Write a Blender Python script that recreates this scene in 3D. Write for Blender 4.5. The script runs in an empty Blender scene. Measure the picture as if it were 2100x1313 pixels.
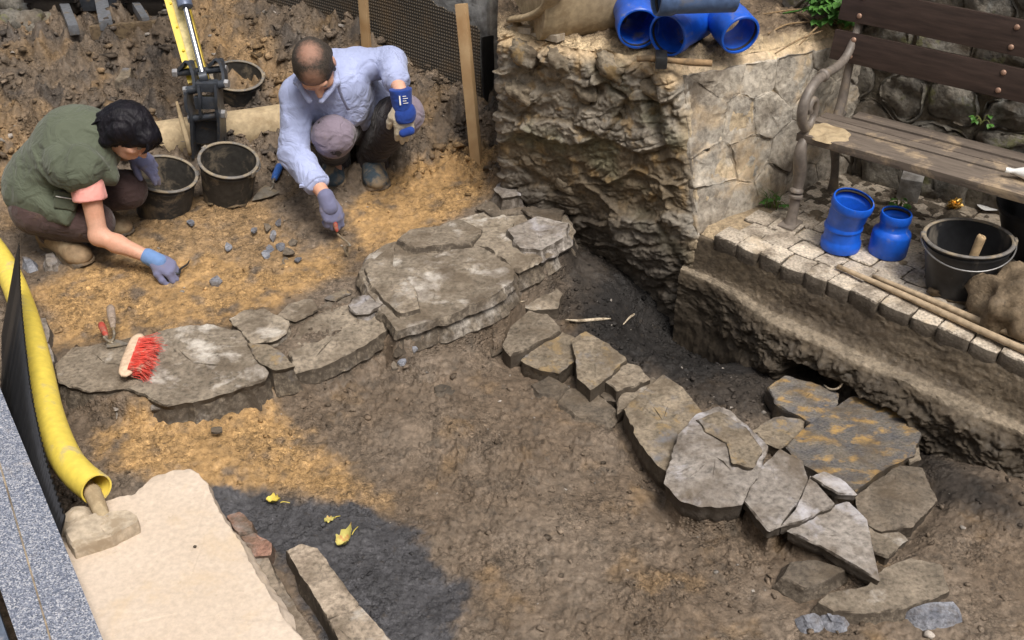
import bpy, bmesh, math, random
import numpy as np
from mathutils import Vector, Matrix
R_ = math.radians
# ------------------------------------------------------------------ camera, sky, sun, exposure
scene = bpy.context.scene
COL = scene.collection
CAM_H = 2.5; PITCH = R_(33.0); FPX = 2250.0
cd = bpy.data.cameras.new('camera'); cam = bpy.data.objects.new('camera', cd); COL.objects.link(cam)
cam.location = (0, 0, CAM_H); cam.rotation_euler = (math.pi/2 - PITCH, 0, 0)
cd.sensor_width = 36.0; cd.lens = 36.0*FPX/2100.0; cd.clip_start = 0.05; cd.clip_end = 500.0
scene.camera = cam
SUN_EL = R_(62.0); SUN_AZ = R_(150.0)          # azimuth from +Y, clockwise: the light comes from the camera's right, high up
world = bpy.data.worlds.new('World'); scene.world = world; world.use_nodes = True
wn = world.node_tree.nodes; wl = world.node_tree.links; wn.clear()
sky = wn.new('ShaderNodeTexSky'); sky.sky_type = 'NISHITA'; sky.sun_disc = False
sky.sun_elevation = SUN_EL; sky.sun_rotation = SUN_AZ; sky.dust_density = 6.0; sky.air_density = 1.0; sky.ozone_density = 1.0
hs = wn.new('ShaderNodeHueSaturation'); hs.inputs['Saturation'].default_value = 0.35
bg = wn.new('ShaderNodeBackground'); bg.inputs['Strength'].default_value = 0.10
wo = wn.new('ShaderNodeOutputWorld')
wl.new(sky.outputs[0], hs.inputs['Color']); wl.new(hs.outputs[0], bg.inputs['Color']); wl.new(bg.outputs[0], wo.inputs[0])
sd = bpy.data.lights.new('sun', 'SUN'); sun = bpy.data.objects.new('sun', sd); COL.objects.link(sun)
sd.energy = 2.1; sd.angle = R_(22.0); sd.color = (1.0, 0.93, 0.84)
_d = Vector((math.sin(SUN_AZ)*math.cos(SUN_EL), math.cos(SUN_AZ)*math.cos(SUN_EL), math.sin(SUN_EL)))
sun.rotation_euler = (-_d).to_track_quat('-Z', 'Y').to_euler(); sun.location = (2, -3, 8)
scene.view_settings.view_transform = 'Standard'; scene.view_settings.look = 'None'
scene.view_settings.gamma = 1.0; scene.view_settings.exposure = 0.46

# ------------------------------------------------------------------ survey helpers: photo pixel + known height (or distance) -> place
SP, CP = math.sin(PITCH), math.cos(PITCH)
def P(px, py, z):
    u = (px-1050.0)/FPX; v = (py-656.5)/FPX
    d = (CAM_H - z)/(SP + v*CP)
    return np.array([u*d, d*(CP - v*SP), z])
def W(px, py, Y):
    u = (px-1050.0)/FPX; v = (py-656.5)/FPX
    d = Y/(CP - v*SP)
    return np.array([u*d, Y, CAM_H - d*(SP + v*CP)])
def A(*a): return np.array(a, dtype=float)
def unit(v):
    v = np.asarray(v, float); return v/(np.linalg.norm(v)+1e-12)
rng = np.random.default_rng(7)
random.seed(7)

# ------------------------------------------------------------------ noise (numpy)
_perm = np.random.default_rng(3).permutation(256).astype(np.int32); _perm = np.concatenate([_perm, _perm, _perm])
_g = np.random.default_rng(4).normal(size=(256, 3)); _g /= np.linalg.norm(_g, axis=1)[:, None]; _g = _g.astype(np.float32)
def perlin(p):
    p = np.asarray(p, np.float32); i = np.floor(p).astype(np.int32); f = p - i; i &= 255
    w = f*f*f*(f*(f*6-15)+10)
    r = np.zeros(len(p), np.float32)
    for dx in (0, 1):
        wx = w[:, 0] if dx else 1-w[:, 0]
        hx = _perm[i[:, 0]+dx]
        for dy in (0, 1):
            wy = w[:, 1] if dy else 1-w[:, 1]
            hy = _perm[hx+i[:, 1]+dy]
            for dz in (0, 1):
                wz = w[:, 2] if dz else 1-w[:, 2]
                g = _g[_perm[hy+i[:, 2]+dz] & 255]
                r += wx*wy*wz*(g[:, 0]*(f[:, 0]-dx)+g[:, 1]*(f[:, 1]-dy)+g[:, 2]*(f[:, 2]-dz))
    return r*1.5
def perlin2(p):
    i = np.floor(p).astype(np.int32); f = p - i; i &= 255
    w = f*f*f*(f*(f*6-15)+10); fx, fy = f[:, 0], f[:, 1]; wx, wy = w[:, 0], w[:, 1]
    h0 = _perm[i[:, 0]]; h1 = _perm[i[:, 0]+1]; iy = i[:, 1]; gx, gy = _g2[:, 0], _g2[:, 1]
    a = _perm[h0+iy]; b = _perm[h1+iy]; c = _perm[h0+iy+1]; d = _perm[h1+iy+1]
    n0 = gx[a]*fx+gy[a]*fy; n1 = gx[b]*(fx-1)+gy[b]*fy; n2 = gx[c]*fx+gy[c]*(fy-1); n3 = gx[d]*(fx-1)+gy[d]*(fy-1)
    u = n0+wx*(n1-n0); v = n2+wx*(n3-n2); return (u+wy*(v-u))*1.4
_a2 = np.random.default_rng(5).random(256)*6.2832; _g2 = np.column_stack([np.cos(_a2), np.sin(_a2)]).astype(np.float32)
def fbm(p, freq, octs=4, gain=0.5, seed=0.0, ridged=False):
    p = np.asarray(p, np.float32); r = np.zeros(len(p), np.float32); a = 1.0; f = freq; n = 0.0
    flat = len(p) > 1 and np.ptp(p[:, 2]) == 0
    if flat: p = np.ascontiguousarray(p[:, :2])
    for k in range(octs):
        v = (perlin2 if flat else perlin)(p*np.float32(f) + np.float32(17.3*k + seed*7.13 + 100))
        if ridged: v = 1-2*np.abs(v)
        r += a*v; n += a; a *= gain; f *= 2.03
    return r/n
def worley2(x, y, freq, seed=0):
    # returns F1 distance, F2 distance and a cell hash in 0..1
    X = x*freq; Y = y*freq; ix = np.floor(X).astype(np.int64); iy = np.floor(Y).astype(np.int64)
    f1 = np.full(X.shape, 9.0, np.float32); f2 = f1.copy(); hs_ = np.zeros(X.shape, np.float32)
    for ox in (-1, 0, 1):
        for oy in (-1, 0, 1):
            cx = ix+ox; cy = iy+oy
            h = (cx*374761393 + cy*668265263 + seed*974634777) & 0x7fffffff
            h = ((h ^ (h >> 13))*1274126177) & 0x7fffffff; h = h ^ (h >> 16)
            rx = (h & 1023)/1023.0; ry = ((h >> 10) & 1023)/1023.0; rh = ((h >> 20) & 511)/511.0
            d = np.hypot(cx+rx-X, cy+ry-Y).astype(np.float32)
            c = d < f1
            f2 = np.where(c, f1, np.minimum(f2, d)); hs_ = np.where(c, rh, hs_); f1 = np.where(c, d, f1)
    return f1, f2, hs_
def sstep(a, b, x):
    t = np.clip((x-a)/(b-a), 0, 1); return t*t*(3-2*t)
def poly_sd(x, y, poly):
    # signed distance to a polygon, negative inside
    poly = np.asarray(poly, float); n = len(poly); d = np.full(x.shape, 1e9); ins = np.zeros(x.shape, bool)
    for i in range(n):
        ax, ay = poly[i][:2]; bx, by = poly[(i+1) % n][:2]
        ex, ey = bx-ax, by-ay
        t = np.clip(((x-ax)*ex+(y-ay)*ey)/(ex*ex+ey*ey+1e-12), 0, 1)
        d = np.minimum(d, np.hypot(x-ax-ex*t, y-ay-ey*t))
        c = ((ay > y) != (by > y)) & (x < ex*(y-ay)/(ey+1e-12)+ax)
        ins ^= c
    return np.where(ins, -d, d)

# ------------------------------------------------------------------ objects
def mesh_data(name, verts, faces, mat=None, smooth=True, colors=None):
    verts = np.asarray(verts, np.float32); me = bpy.data.meshes.new(name)
    if isinstance(faces, np.ndarray) and faces.ndim == 2:
        k = faces.shape[1]; nf = len(faces)
        me.vertices.add(len(verts)); me.vertices.foreach_set('co', verts.ravel())
        me.loops.add(nf*k); me.loops.foreach_set('vertex_index', faces.astype(np.int32).ravel())
        me.polygons.add(nf); me.polygons.foreach_set('loop_start', np.arange(0, nf*k, k, dtype=np.int32))
        me.update(calc_edges=True)
    else:
        me.from_pydata([tuple(map(float, v)) for v in verts], [], [tuple(map(int, f)) for f in faces])
    me.validate(verbose=False)
    if smooth and len(me.polygons):
        me.polygons.foreach_set('use_smooth', np.ones(len(me.polygons), bool))
    if colors is not None:
        ca = me.color_attributes.new('soil', 'FLOAT_COLOR', 'POINT')
        c4 = np.ones((len(verts), 4), np.float32); c4[:, :3] = colors; ca.data.foreach_set('color', c4.ravel())
    if mat: me.materials.append(mat)
    me.update(); return me
def tag(o, label=None, cat=None, group=None, kind=None):
    if label: o['label'] = label
    if cat: o['category'] = cat
    if group: o['group'] = group
    if kind: o['kind'] = kind
    return o
def thing(name, loc, label, cat, group=None, kind=None):
    o = bpy.data.objects.new(name, None); o.empty_display_size = 0.1; COL.objects.link(o)
    o.location = tuple(map(float, loc)); return tag(o, label, cat, group, kind)
def base_of(parent):
    b = np.zeros(3)
    while parent is not None:
        b += np.array(parent.location); parent = parent.parent
    return b
def obj(name, verts, faces, mat, parent=None, smooth=True, loc=None, colors=None, sharp=None):
    """verts in world coordinates; the object's origin is its parent's base (or loc)"""
    verts = np.asarray(verts, float)
    if loc is None: loc = base_of(parent) if parent is not None else np.array([verts[:, 0].mean(), verts[:, 1].mean(), verts[:, 2].min()])
    me = mesh_data(name, verts - np.asarray(loc), faces, mat, smooth, colors)
    if sharp is not None and smooth:
        try: me.set_sharp_from_angle(angle=R_(sharp))
        except Exception: pass
    o = bpy.data.objects.new(name, me); COL.objects.link(o)
    if parent is not None:
        o.parent = parent; o.location = tuple(np.asarray(loc) - base_of(parent))
    else: o.location = tuple(loc)
    return o
def join(*ms):
    vs = []; fs = []; n = 0
    for v, f in ms:
        v = np.asarray(v, float)
        vs.append(v); fs += [tuple(int(i)+n for i in q) for q in f]; n += len(v)
    return np.concatenate(vs), fs

# shape makers: each returns (verts, faces) in world coordinates
def box(c, sx, sy, sz, ax=None, bev=0.0, seg=2):
    """box centred at c, sizes along axes ax = (X, Y, Z) unit vectors"""
    bm = bmesh.new(); bmesh.ops.create_cube(bm, size=1.0)
    for v in bm.verts: v.co = (v.co.x*sx, v.co.y*sy, v.co.z*sz)
    if bev > 0: bmesh.ops.bevel(bm, geom=bm.edges[:], offset=min(bev, 0.45*min(sx, sy, sz)), segments=seg, profile=0.7, affect='EDGES')
    vs = np.array([v.co[:] for v in bm.verts]); bm.verts.index_update(); fs = [tuple(v.index for v in f.verts) for f in bm.faces]; bm.free()
    if ax is not None: vs = vs @ np.array([unit(a) for a in ax])
    return vs + np.asarray(c), fs
def frame(d, hint=(0, 0, 1)):
    z = unit(d); h = np.asarray(hint, float)
    if abs(np.dot(z, unit(h))) > 0.98: h = np.array([1., 0, 0])
    x = unit(np.cross(h, z)); y = np.cross(z, x); return x, y, z
def catmull(pts, n=8):
    pts = np.asarray(pts, float); out = []
    q = np.vstack([2*pts[0]-pts[1], pts, 2*pts[-1]-pts[-2]])
    for i in range(1, len(q)-2):
        for t in np.linspace(0, 1, n, endpoint=False):
            a, b, c, d = q[i-1], q[i], q[i+1], q[i+2]
            out.append(0.5*((2*b)+(-a+c)*t+(2*a-5*b+4*c-d)*t*t+(-a+3*b-3*c+d)*t**3))
    out.append(pts[-1]); return np.array(out)
def tube(pts, rad, seg=12, smooth=0, cap=True, oval=1.0, hint=(0, 0, 1)):
    pts = np.asarray(pts, float); rad = np.broadcast_to(np.asarray(rad, float), (len(pts),)).copy()
    if smooth:
        pr = catmull(np.column_stack([pts, rad]), smooth); pts = pr[:, :3]; rad = np.maximum(pr[:, 3], 1e-4)
    n = len(pts); T = np.gradient(pts, axis=0); T /= np.linalg.norm(T, axis=1)[:, None]+1e-12
    x, y, _ = frame(T[0], hint); vs = []
    for i in range(n):
        x = unit(x - np.dot(x, T[i])*T[i]); y = np.cross(T[i], x)
        a = np.arange(seg)*2*np.pi/seg
        vs.append(pts[i] + rad[i]*(np.cos(a)[:, None]*x + oval*np.sin(a)[:, None]*y))
    vs = np.concatenate(vs); fs = []
    for i in range(n-1):
        for j in range(seg):
            k = (j+1) % seg; fs.append((i*seg+j, i*seg+k, (i+1)*seg+k, (i+1)*seg+j))
    if cap:
        fs.append(tuple(range(seg-1, -1, -1))); fs.append(tuple((n-1)*seg+j for j in range(seg)))
    return vs, fs
def lathe(prof, c, axis=(0, 0, 1), seg=40, closed=False, hint=(0, 1, 0), capt=True):
    """prof: list of (radius, height along axis)"""
    x, y, z = frame(axis, hint); vs = []; a = np.arange(seg)*2*np.pi/seg; n = len(prof)
    for r, h in prof:
        vs.append(np.asarray(c) + h*z + r*(np.cos(a)[:, None]*x + np.sin(a)[:, None]*y))
    vs = np.concatenate(vs); fs = []
    m = n if closed else n-1
    for i in range(m):
        i2 = (i+1) % n
        for j in range(seg):
            k = (j+1) % seg; fs.append((i*seg+j, i*seg+k, i2*seg+k, i2*seg+j))
    if not closed:
        if prof[0][0] > 1e-6: fs.append(tuple(range(seg-1, -1, -1)))
        if capt and prof[-1][0] > 1e-6: fs.append(tuple((n-1)*seg+j for j in range(seg)))
    return vs, fs
def grid_faces(nr, nc):
    i = np.arange(nr*nc).reshape(nr, nc)
    return np.stack([i[:-1, :-1].ravel(), i[:-1, 1:].ravel(), i[1:, 1:].ravel(), i[1:, :-1].ravel()], 1)
def blob(c, rad, ax=None, n=2, noise=0.15, freq=6.0, seed=0.0, flat=None):
    bm = bmesh.new(); bmesh.ops.create_icosphere(bm, subdivisions=n, radius=1.0)
    vs = np.array([v.co[:] for v in bm.verts]); bm.verts.index_update(); fs = [tuple(v.index for v in f.verts) for f in bm.faces]; bm.free()
    q = np.sign(vs)*np.abs(vs)**0.8
    q = q*(1+noise*fbm(vs+seed*3.1, freq*0.25, 3)[:, None]*2.0)
    q = q*np.asarray(rad)
    if ax is not None: q = q @ np.array([unit(a) for a in ax])
    return q+np.asarray(c), fs

# ------------------------------------------------------------------ signed-distance bodies, meshed with surface nets
def cone(a, b, ra, rb, k=0.02): return ('c', np.asarray(a, float), np.asarray(b, float), ra, rb, k)
def ell(c, r, ax=None, k=0.02): return ('e', np.asarray(c, float), np.asarray(r, float), np.eye(3) if ax is None else np.array([unit(a) for a in ax]), 0, k)
def half(p, n): return ('h', np.asarray(p, float), unit(n), 0, 0, 0.004)
def _bounds(pr):
    if pr[0] == 'c':
        lo = np.minimum(pr[1]-pr[3], pr[2]-pr[4]); hi = np.maximum(pr[1]+pr[3], pr[2]+pr[4])
    else:
        m = pr[2].max(); lo = pr[1]-m; hi = pr[1]+m
    return lo, hi
def _dist(pr, X, Y, Z):
    if pr[0] == 'c':
        a, b, ra, rb = pr[1:5]; ba = b-a; L = np.dot(ba, ba)+1e-12
        t = np.clip(((X-a[0])*ba[0]+(Y-a[1])*ba[1]+(Z-a[2])*ba[2])/L, 0, 1)
        return np.sqrt((X-a[0]-t*ba[0])**2+(Y-a[1]-t*ba[1])**2+(Z-a[2]-t*ba[2])**2)-(ra+(rb-ra)*t)
    if pr[0] == 'e':
        c, r, M = pr[1:4]; dx, dy, dz = X-c[0], Y-c[1], Z-c[2]
        q = [(dx*M[i][0]+dy*M[i][1]+dz*M[i][2])/r[i] for i in range(3)]
        k0 = np.sqrt(q[0]**2+q[1]**2+q[2]**2)
        k1 = np.sqrt((q[0]/r[0])**2+(q[1]/r[1])**2+(q[2]/r[2])**2)+1e-9
        return k0*(k0-1.0)/k1
    n = pr[2]; p = pr[1]
    return (X-p[0])*n[0]+(Y-p[1])*n[1]+(Z-p[2])*n[2]
def sdf_mesh(add, h=0.008, cut=(), shell=None):
    lo = np.min([_bounds(p)[0] for p in add], 0)-0.03; hi = np.max([_bounds(p)[1] for p in add], 0)+0.03
    n = np.ceil((hi-lo)/h).astype(int)+1
    ax = [ (lo[i]+h*np.arange(n[i])).astype(np.float32) for i in range(3)]
    F = np.full(n, 0.2, np.float32)
    for pr in add:
        k = pr[5]; a, b = _bounds(pr); m = k+0.03
        s = [slice(max(0, int((a[i]-m-lo[i])/h)), min(n[i], int((b[i]+m-lo[i])/h)+2)) for i in range(3)]
        X = ax[0][s[0]][:, None, None]; Y = ax[1][s[1]][None, :, None]; Z = ax[2][s[2]][None, None, :]
        d = _dist(pr, X, Y, Z).astype(np.float32); f = F[s[0], s[1], s[2]]
        hh = np.clip(0.5+0.5*(f-d)/k, 0, 1)
        F[s[0], s[1], s[2]] = f*(1-hh)+d*hh-k*hh*(1-hh)
    X = ax[0][:, None, None]; Y = ax[1][None, :, None]; Z = ax[2][None, None, :]
    for pr in cut:
        d = -_dist(pr, X, Y, Z); k = pr[5]
        hh = np.clip(0.5-0.5*(F-d)/k, 0, 1)
        F = (F*(1-hh)+d*hh+k*hh*(1-hh)).astype(np.float32)
    F[0] = F[-1] = 0.2; F[:, 0] = F[:, -1] = 0.2; F[:, :, 0] = F[:, :, -1] = 0.2
    return surface_nets(F, lo, h)
def surface_nets(F, lo, h):
    S = F < 0
    c = lambda a, i, j, k: a[i:a.shape[0]-1+i, j:a.shape[1]-1+j, k:a.shape[2]-1+k]
    cnt = np.zeros(np.array(F.shape)-1, np.int8)
    for i in (0, 1):
        for j in (0, 1):
            for k in (0, 1): cnt += c(S, i, j, k)
    M = (cnt > 0) & (cnt < 8); idx = np.argwhere(M); I = np.full(M.shape, -1, np.int64); I[M] = np.arange(len(idx))
    pos = np.zeros((len(idx), 3), np.float32); num = np.zeros(len(idx), np.float32)
    ix, iy, iz = idx.T
    cor = [(i, j, k) for i in (0, 1) for j in (0, 1) for k in (0, 1)]
    V = {q: F[ix+q[0], iy+q[1], iz+q[2]] for q in cor}
    for q in cor:
        for a in range(3):
            if q[a] == 0:
                r = list(q); r[a] = 1; r = tuple(r); v0, v1 = V[q], V[r]
                m = (v0 < 0) != (v1 < 0); t = np.where(m, v0/(v0-v1+1e-12), 0)
                p = np.tile(np.array(q, np.float32), (len(idx), 1)); p[:, a] += t
                pos[m] += p[m]; num[m] += 1
    pos = pos/num[:, None]; vs = (idx+pos)*h+lo
    faces = []
    for a in range(3):
        b, d = (a+1) % 3, (a+2) % 3
        sl0 = [slice(None)]*3; sl1 = [slice(None)]*3; sl0[a] = slice(0, -1); sl1[a] = slice(1, None)
        e = S[tuple(sl0)] != S[tuple(sl1)]
        E = np.argwhere(e); ok = (E[:, b] > 0) & (E[:, d] > 0) & (E[:, b] < F.shape[b]-1) & (E[:, d] < F.shape[d]-1); E = E[ok]
        def cell(ob, od):
            q = E.copy(); q[:, b] += ob; q[:, d] += od; return I[q[:, 0], q[:, 1], q[:, 2]]
        f = np.stack([cell(-1, -1), cell(0, -1), cell(0, 0), cell(-1, 0)], 1)
        fl = S[E[:, 0], E[:, 1], E[:, 2]]
        f[~fl] = f[~fl][:, ::-1]; faces.append(f)
    faces = np.concatenate(faces); faces = faces[(faces >= 0).all(1)]
    return vs.astype(float), faces
def vnormals(vs, fs):
    f = np.asarray(fs)
    n = np.cross(vs[f[:, 2]]-vs[f[:, 0]], vs[f[:, 3]]-vs[f[:, 1]]); N = np.zeros_like(vs)
    for k in range(4): np.add.at(N, f[:, k], n)
    return N/(np.linalg.norm(N, axis=1)[:, None]+1e-12)
def wrinkle(m, amp, freq, stretch=(1, 1, 1), seed=0.0, ridged=True, octs=3):
    vs, fs = m; N = vnormals(vs, fs); f = fbm(vs*np.array(stretch), freq, octs, 0.5, seed, ridged)
    return vs + N*(amp*f)[:, None], fs
# ------------------------------------------------------------------ materials (all procedural)
class NT:
    def __init__(s, name, rough=0.8, spec=0.3):
        s.m = bpy.data.materials.new(name); s.m.use_nodes = True; s.t = s.m.node_tree; s.n = s.t.nodes; s.l = s.t.links
        s.b = s.n['Principled BSDF']; s.b.inputs['Roughness'].default_value = rough
        s.b.inputs['Specular IOR Level'].default_value = spec
        g = s.n.new('ShaderNodeNewGeometry'); s.pos = g.outputs['Position']
    def map(s, scale=(1, 1, 1), off=(0, 0, 0), rot=(0, 0, 0)):
        n = s.n.new('ShaderNodeMapping'); s.l.new(s.pos, n.inputs[0]); n.inputs['Scale'].default_value = scale
        n.inputs['Location'].default_value = off; n.inputs['Rotation'].default_value = rot; return n.outputs[0]
    def map2(s, ang, scale):
        a = s.map((1, 1, 1), (0, 0, 0), (0, 0, ang)); n = s.n.new('ShaderNodeMapping'); s.l.new(a, n.inputs[0]); n.inputs['Scale'].default_value = scale; return n.outputs[0]
    def noise(s, scale, detail=4, rough=0.55, vec=None, dist=0.0):
        n = s.n.new('ShaderNodeTexNoise'); n.inputs['Scale'].default_value = scale; n.inputs['Detail'].default_value = detail
        n.inputs['Roughness'].default_value = rough; n.inputs['Distortion'].default_value = dist
        s.l.new(vec if vec is not None else s.pos, n.inputs['Vector']); return n.outputs['Fac']
    def voro(s, scale, feature='F1', vec=None, rnd=1.0, out='Distance'):
        n = s.n.new('ShaderNodeTexVoronoi'); n.feature = feature; n.inputs['Scale'].default_value = scale; n.inputs['Randomness'].default_value = rnd
        s.l.new(vec if vec is not None else s.pos, n.inputs['Vector']); return n.outputs[out]
    def wave(s, scale, vec=None, dist=0.0, prof='SIN', dirn='X', dscale=1.0):
        n = s.n.new('ShaderNodeTexWave'); n.wave_profile = prof; n.bands_direction = dirn; n.inputs['Scale'].default_value = scale
        n.inputs['Distortion'].default_value = dist; n.inputs['Detail Scale'].default_value = dscale
        s.l.new(vec if vec is not None else s.pos, n.inputs['Vector']); return n.outputs['Fac']
    def ramp(s, fac, stops):
        n = s.n.new('ShaderNodeValToRGB'); s.l.new(fac, n.inputs[0]); e = n.color_ramp.elements
        while len(e) < len(stops): e.new(0.5)
        for i, (p, c) in enumerate(stops):
            e[i].position = p; e[i].color = (c, c, c, 1) if np.isscalar(c) else (*c, 1)
        return n.outputs[0]
    def mix(s, fac, a, b, mode='MIX'):
        n = s.n.new('ShaderNodeMix'); n.data_type = 'RGBA'; n.blend_type = mode
        for v, i in ((fac, 0), (a, 6), (b, 7)):
            if hasattr(v, 'links') or hasattr(v, 'is_linked'): s.l.new(v, n.inputs[i])
            elif i == 0: n.inputs[0].default_value = v
            else: n.inputs[i].default_value = (*v, 1) if not np.isscalar(v) else (v, v, v, 1)
        return n.outputs[2]
    def math(s, op, a, b=0.0):
        n = s.n.new('ShaderNodeMath'); n.operation = op
        for v, i in ((a, 0), (b, 1)):
            if hasattr(v, 'is_linked'): s.l.new(v, n.inputs[i])
            else: n.inputs[i].default_value = v
        return n.outputs[0]
    def attr(s, name):
        n = s.n.new('ShaderNodeAttribute'); n.attribute_name = name; return n.outputs['Color']
    def rand(s):
        n = s.n.new('ShaderNodeObjectInfo'); return n.outputs['Random']
    def color(s, c):
        if hasattr(c, 'is_linked'): s.l.new(c, s.b.inputs['Base Color'])
        else: s.b.inputs['Base Color'].default_value = (*c, 1)
    def rough(s, c): s.l.new(c, s.b.inputs['Roughness'])
    def bump(s, h, strength=0.5, dist=0.01, prev=None):
        n = s.n.new('ShaderNodeBump'); n.inputs['Strength'].default_value = strength; n.inputs['Distance'].default_value = dist
        s.l.new(h, n.inputs['Height'])
        if prev is not None: s.l.new(prev, n.inputs['Normal'])
        s.l.new(n.outputs[0], s.b.inputs['Normal']); return n.outputs[0]
def soil_mat(name='soil', grain=1.0):
    t = NT(name, 0.75, 0.32); c = t.attr('soil')
    n1 = t.noise(42, 6, 0.68); n2 = t.noise(9, 5, 0.6); n3 = t.noise(260, 3, 0.6)
    def cells(sc, off):
        w = t.n.new('ShaderNodeTexVoronoi'); w.inputs['Scale'].default_value = sc; t.l.new(t.map((1, 1, 1.3), off), w.inputs['Vector'])
        s = t.n.new('ShaderNodeSeparateColor'); t.l.new(w.outputs['Color'], s.inputs[0]); return w.outputs['Distance'], s.outputs[0], s.outputs[1]
    d1, r1, g1 = cells(85, (0, 0, 0)); d2, r2, g2 = cells(210, (3, 1, 2))
    k = t.mix(1.0, c, t.ramp(n1, [(0.28, 0.50), (0.5, 1.0), (0.72, 1.45)]), 'MULTIPLY')
    k = t.mix(1.0, k, t.ramp(n2, [(0.3, 0.75), (0.7, 1.22)]), 'MULTIPLY')
    patch = t.ramp(t.noise(3.5, 5, 0.65, t.map((1, 1, 1), (8, 2, 4))), [(0.40, 0.10), (0.60, 1.0)])
    if grain < 1: patch = t.math('MULTIPLY', patch, grain)
    k = t.mix(patch, k, t.mix(1.0, k, t.ramp(r2, [(0.0, 0.75), (0.5, 1.0), (0.9, 1.14), (1.0, 1.4)]), 'MULTIPLY'))
    k = t.mix(patch, k, t.mix(1.0, k, t.ramp(r1, [(0.0, 0.60), (0.2, 0.95), (0.88, 1.05), (1.0, 1.35)]), 'MULTIPLY'))
    k = t.mix(t.ramp(t.noise(30, 5, 0.8), [(0.58, 0.0), (0.66, 0.6)]), k, (0.050, 0.040, 0.031))
    t.color(k); t.rough(t.ramp(t.noise(14, 4), [(0.35, 0.5), (0.65, 0.9)]))
    crumb = t.math('MULTIPLY', t.math('MULTIPLY', t.math('SUBTRACT', 0.7, d1), t.math('GREATER_THAN', g1, 0.45)), patch)
    b = t.bump(n1, 0.55, 0.006); b = t.bump(crumb, 0.9, 0.010, b); b = t.bump(t.math('MULTIPLY', t.math('SUBTRACT', 0.7, d2), patch), 0.6, 0.003, b); t.bump(n3, 0.5, 0.002, b); return t.m
def stone_mat(name, c1, c2, patch=None, pcover=0.55, patch2=None, freq=9.0, rough=0.75, stretch=(1, 1, 1), flank=False):
    t = NT(name, rough, 0.35); v = t.map(stretch); n1 = t.noise(freq, 6, 0.62, v, 0.15); n2 = t.noise(freq*7, 5, 0.6, v)
    k = t.mix(t.ramp(n1, [(0.35, 0.0), (0.66, 1.0)]), c1, c2)
    k = t.mix(1.0, k, t.ramp(n2, [(0.3, 0.5), (0.5, 1.0), (0.75, 1.45)]), 'MULTIPLY')
    k = t.mix(1.0, k, t.mix(t.rand(), (0.8, 0.78, 0.76), (1.2, 1.18, 1.15)), 'MULTIPLY')
    if patch is not None:
        pn = t.noise(freq*0.75, 6, 0.62, t.map(stretch, (3.1, 7.7, 1.3)), 0.15)
        k = t.mix(t.ramp(pn, [(pcover, 0.0), (pcover+0.12, 0.85)]), k, t.mix(n2, patch, tuple(x*1.25 for x in patch)))
    if patch2 is not None:
        pn = t.noise(freq*1.3, 6, 0.66, t.map(stretch, (13.1, 2.7, 5.3)), 0.2)
        k = t.mix(t.ramp(pn, [(0.56, 0.0), (0.63, 0.85)]), k, patch2)
    # mud smears
    mn = t.noise(freq*0.6, 6, 0.66, t.map((1, 1, 1), (1.7, 4.4, 9.9)), 0.3)
    k = t.mix(t.ramp(mn, [(0.47, 0.0), (0.64, 0.75)]), k, (0.105, 0.078, 0.052))
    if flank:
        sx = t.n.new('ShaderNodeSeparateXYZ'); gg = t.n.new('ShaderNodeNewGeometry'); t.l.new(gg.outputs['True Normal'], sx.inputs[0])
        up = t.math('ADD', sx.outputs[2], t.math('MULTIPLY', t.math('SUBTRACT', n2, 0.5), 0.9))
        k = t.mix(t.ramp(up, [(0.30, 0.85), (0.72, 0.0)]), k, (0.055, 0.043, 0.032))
    t.color(k); b = t.bump(n1, 0.7, 0.014); b = t.bump(n2, 0.9, 0.006, b); t.bump(t.noise(freq*30, 3, 0.6), 0.7, 0.0025, b); return t.m
def plain(name, c, rough=0.6, spec=0.4, dirt=None, dcover=0.5, dfreq=7.0, bumps=0.15, metal=0.0, var=0.25, nf=40):
    t = NT(name, rough, spec); n = t.noise(nf, 4)
    k = t.mix(1.0, c, t.ramp(n, [(0.3, 1-var), (0.7, 1+var)]), 'MULTIPLY')
    if dirt is not None:
        d = t.ramp(t.noise(dfreq, 6, 0.68, None, 0.5), [(dcover, 0.0), (dcover+0.12, 0.9)]); k = t.mix(d, k, dirt)
        t.rough(t.mix(d, (rough,)*3, (0.9,)*3))
    t.color(k); t.b.inputs['Metallic'].default_value = metal; t.bump(n, bumps, 0.002); return t.m
def cloth_mat(name, c, weave=900, var=0.16, dirt=None, dcover=0.58, folds=0.5, fold_freq=14, rough=0.9):
    t = NT(name, rough, 0.15); n = t.noise(6, 4); n2 = t.noise(fold_freq, 3, 0.5, None, 1.5)
    k = t.mix(1.0, c, t.ramp(n, [(0.3, 1-var), (0.7, 1+var)]), 'MULTIPLY')
    if dirt is not None: k = t.mix(t.ramp(t.noise(11, 6, 0.7), [(dcover, 0.0), (dcover+0.2, 0.8)]), k, dirt)
    t.color(k); t.b.inputs['Sheen Weight'].default_value = 0.15
    b = t.bump(n2, folds, 0.02); t.bump(t.noise(weave, 2), 0.25, 0.0008, b); return t.m
M = {}
M['soil'] = soil_mat(); M['wall_soil'] = soil_mat('wall_soil', 0.22)
MUD = (0.15, 0.11, 0.07); SAND = (0.42, 0.31, 0.19)
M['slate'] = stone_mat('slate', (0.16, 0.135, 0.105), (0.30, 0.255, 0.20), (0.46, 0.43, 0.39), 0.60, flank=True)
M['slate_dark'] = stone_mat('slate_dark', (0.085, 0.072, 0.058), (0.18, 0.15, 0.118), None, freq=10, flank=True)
M['slate_lime'] = stone_mat('slate_lime', (0.19, 0.16, 0.125), (0.33, 0.285, 0.225), (0.56, 0.52, 0.47), 0.525, freq=8, flank=True)
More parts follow.
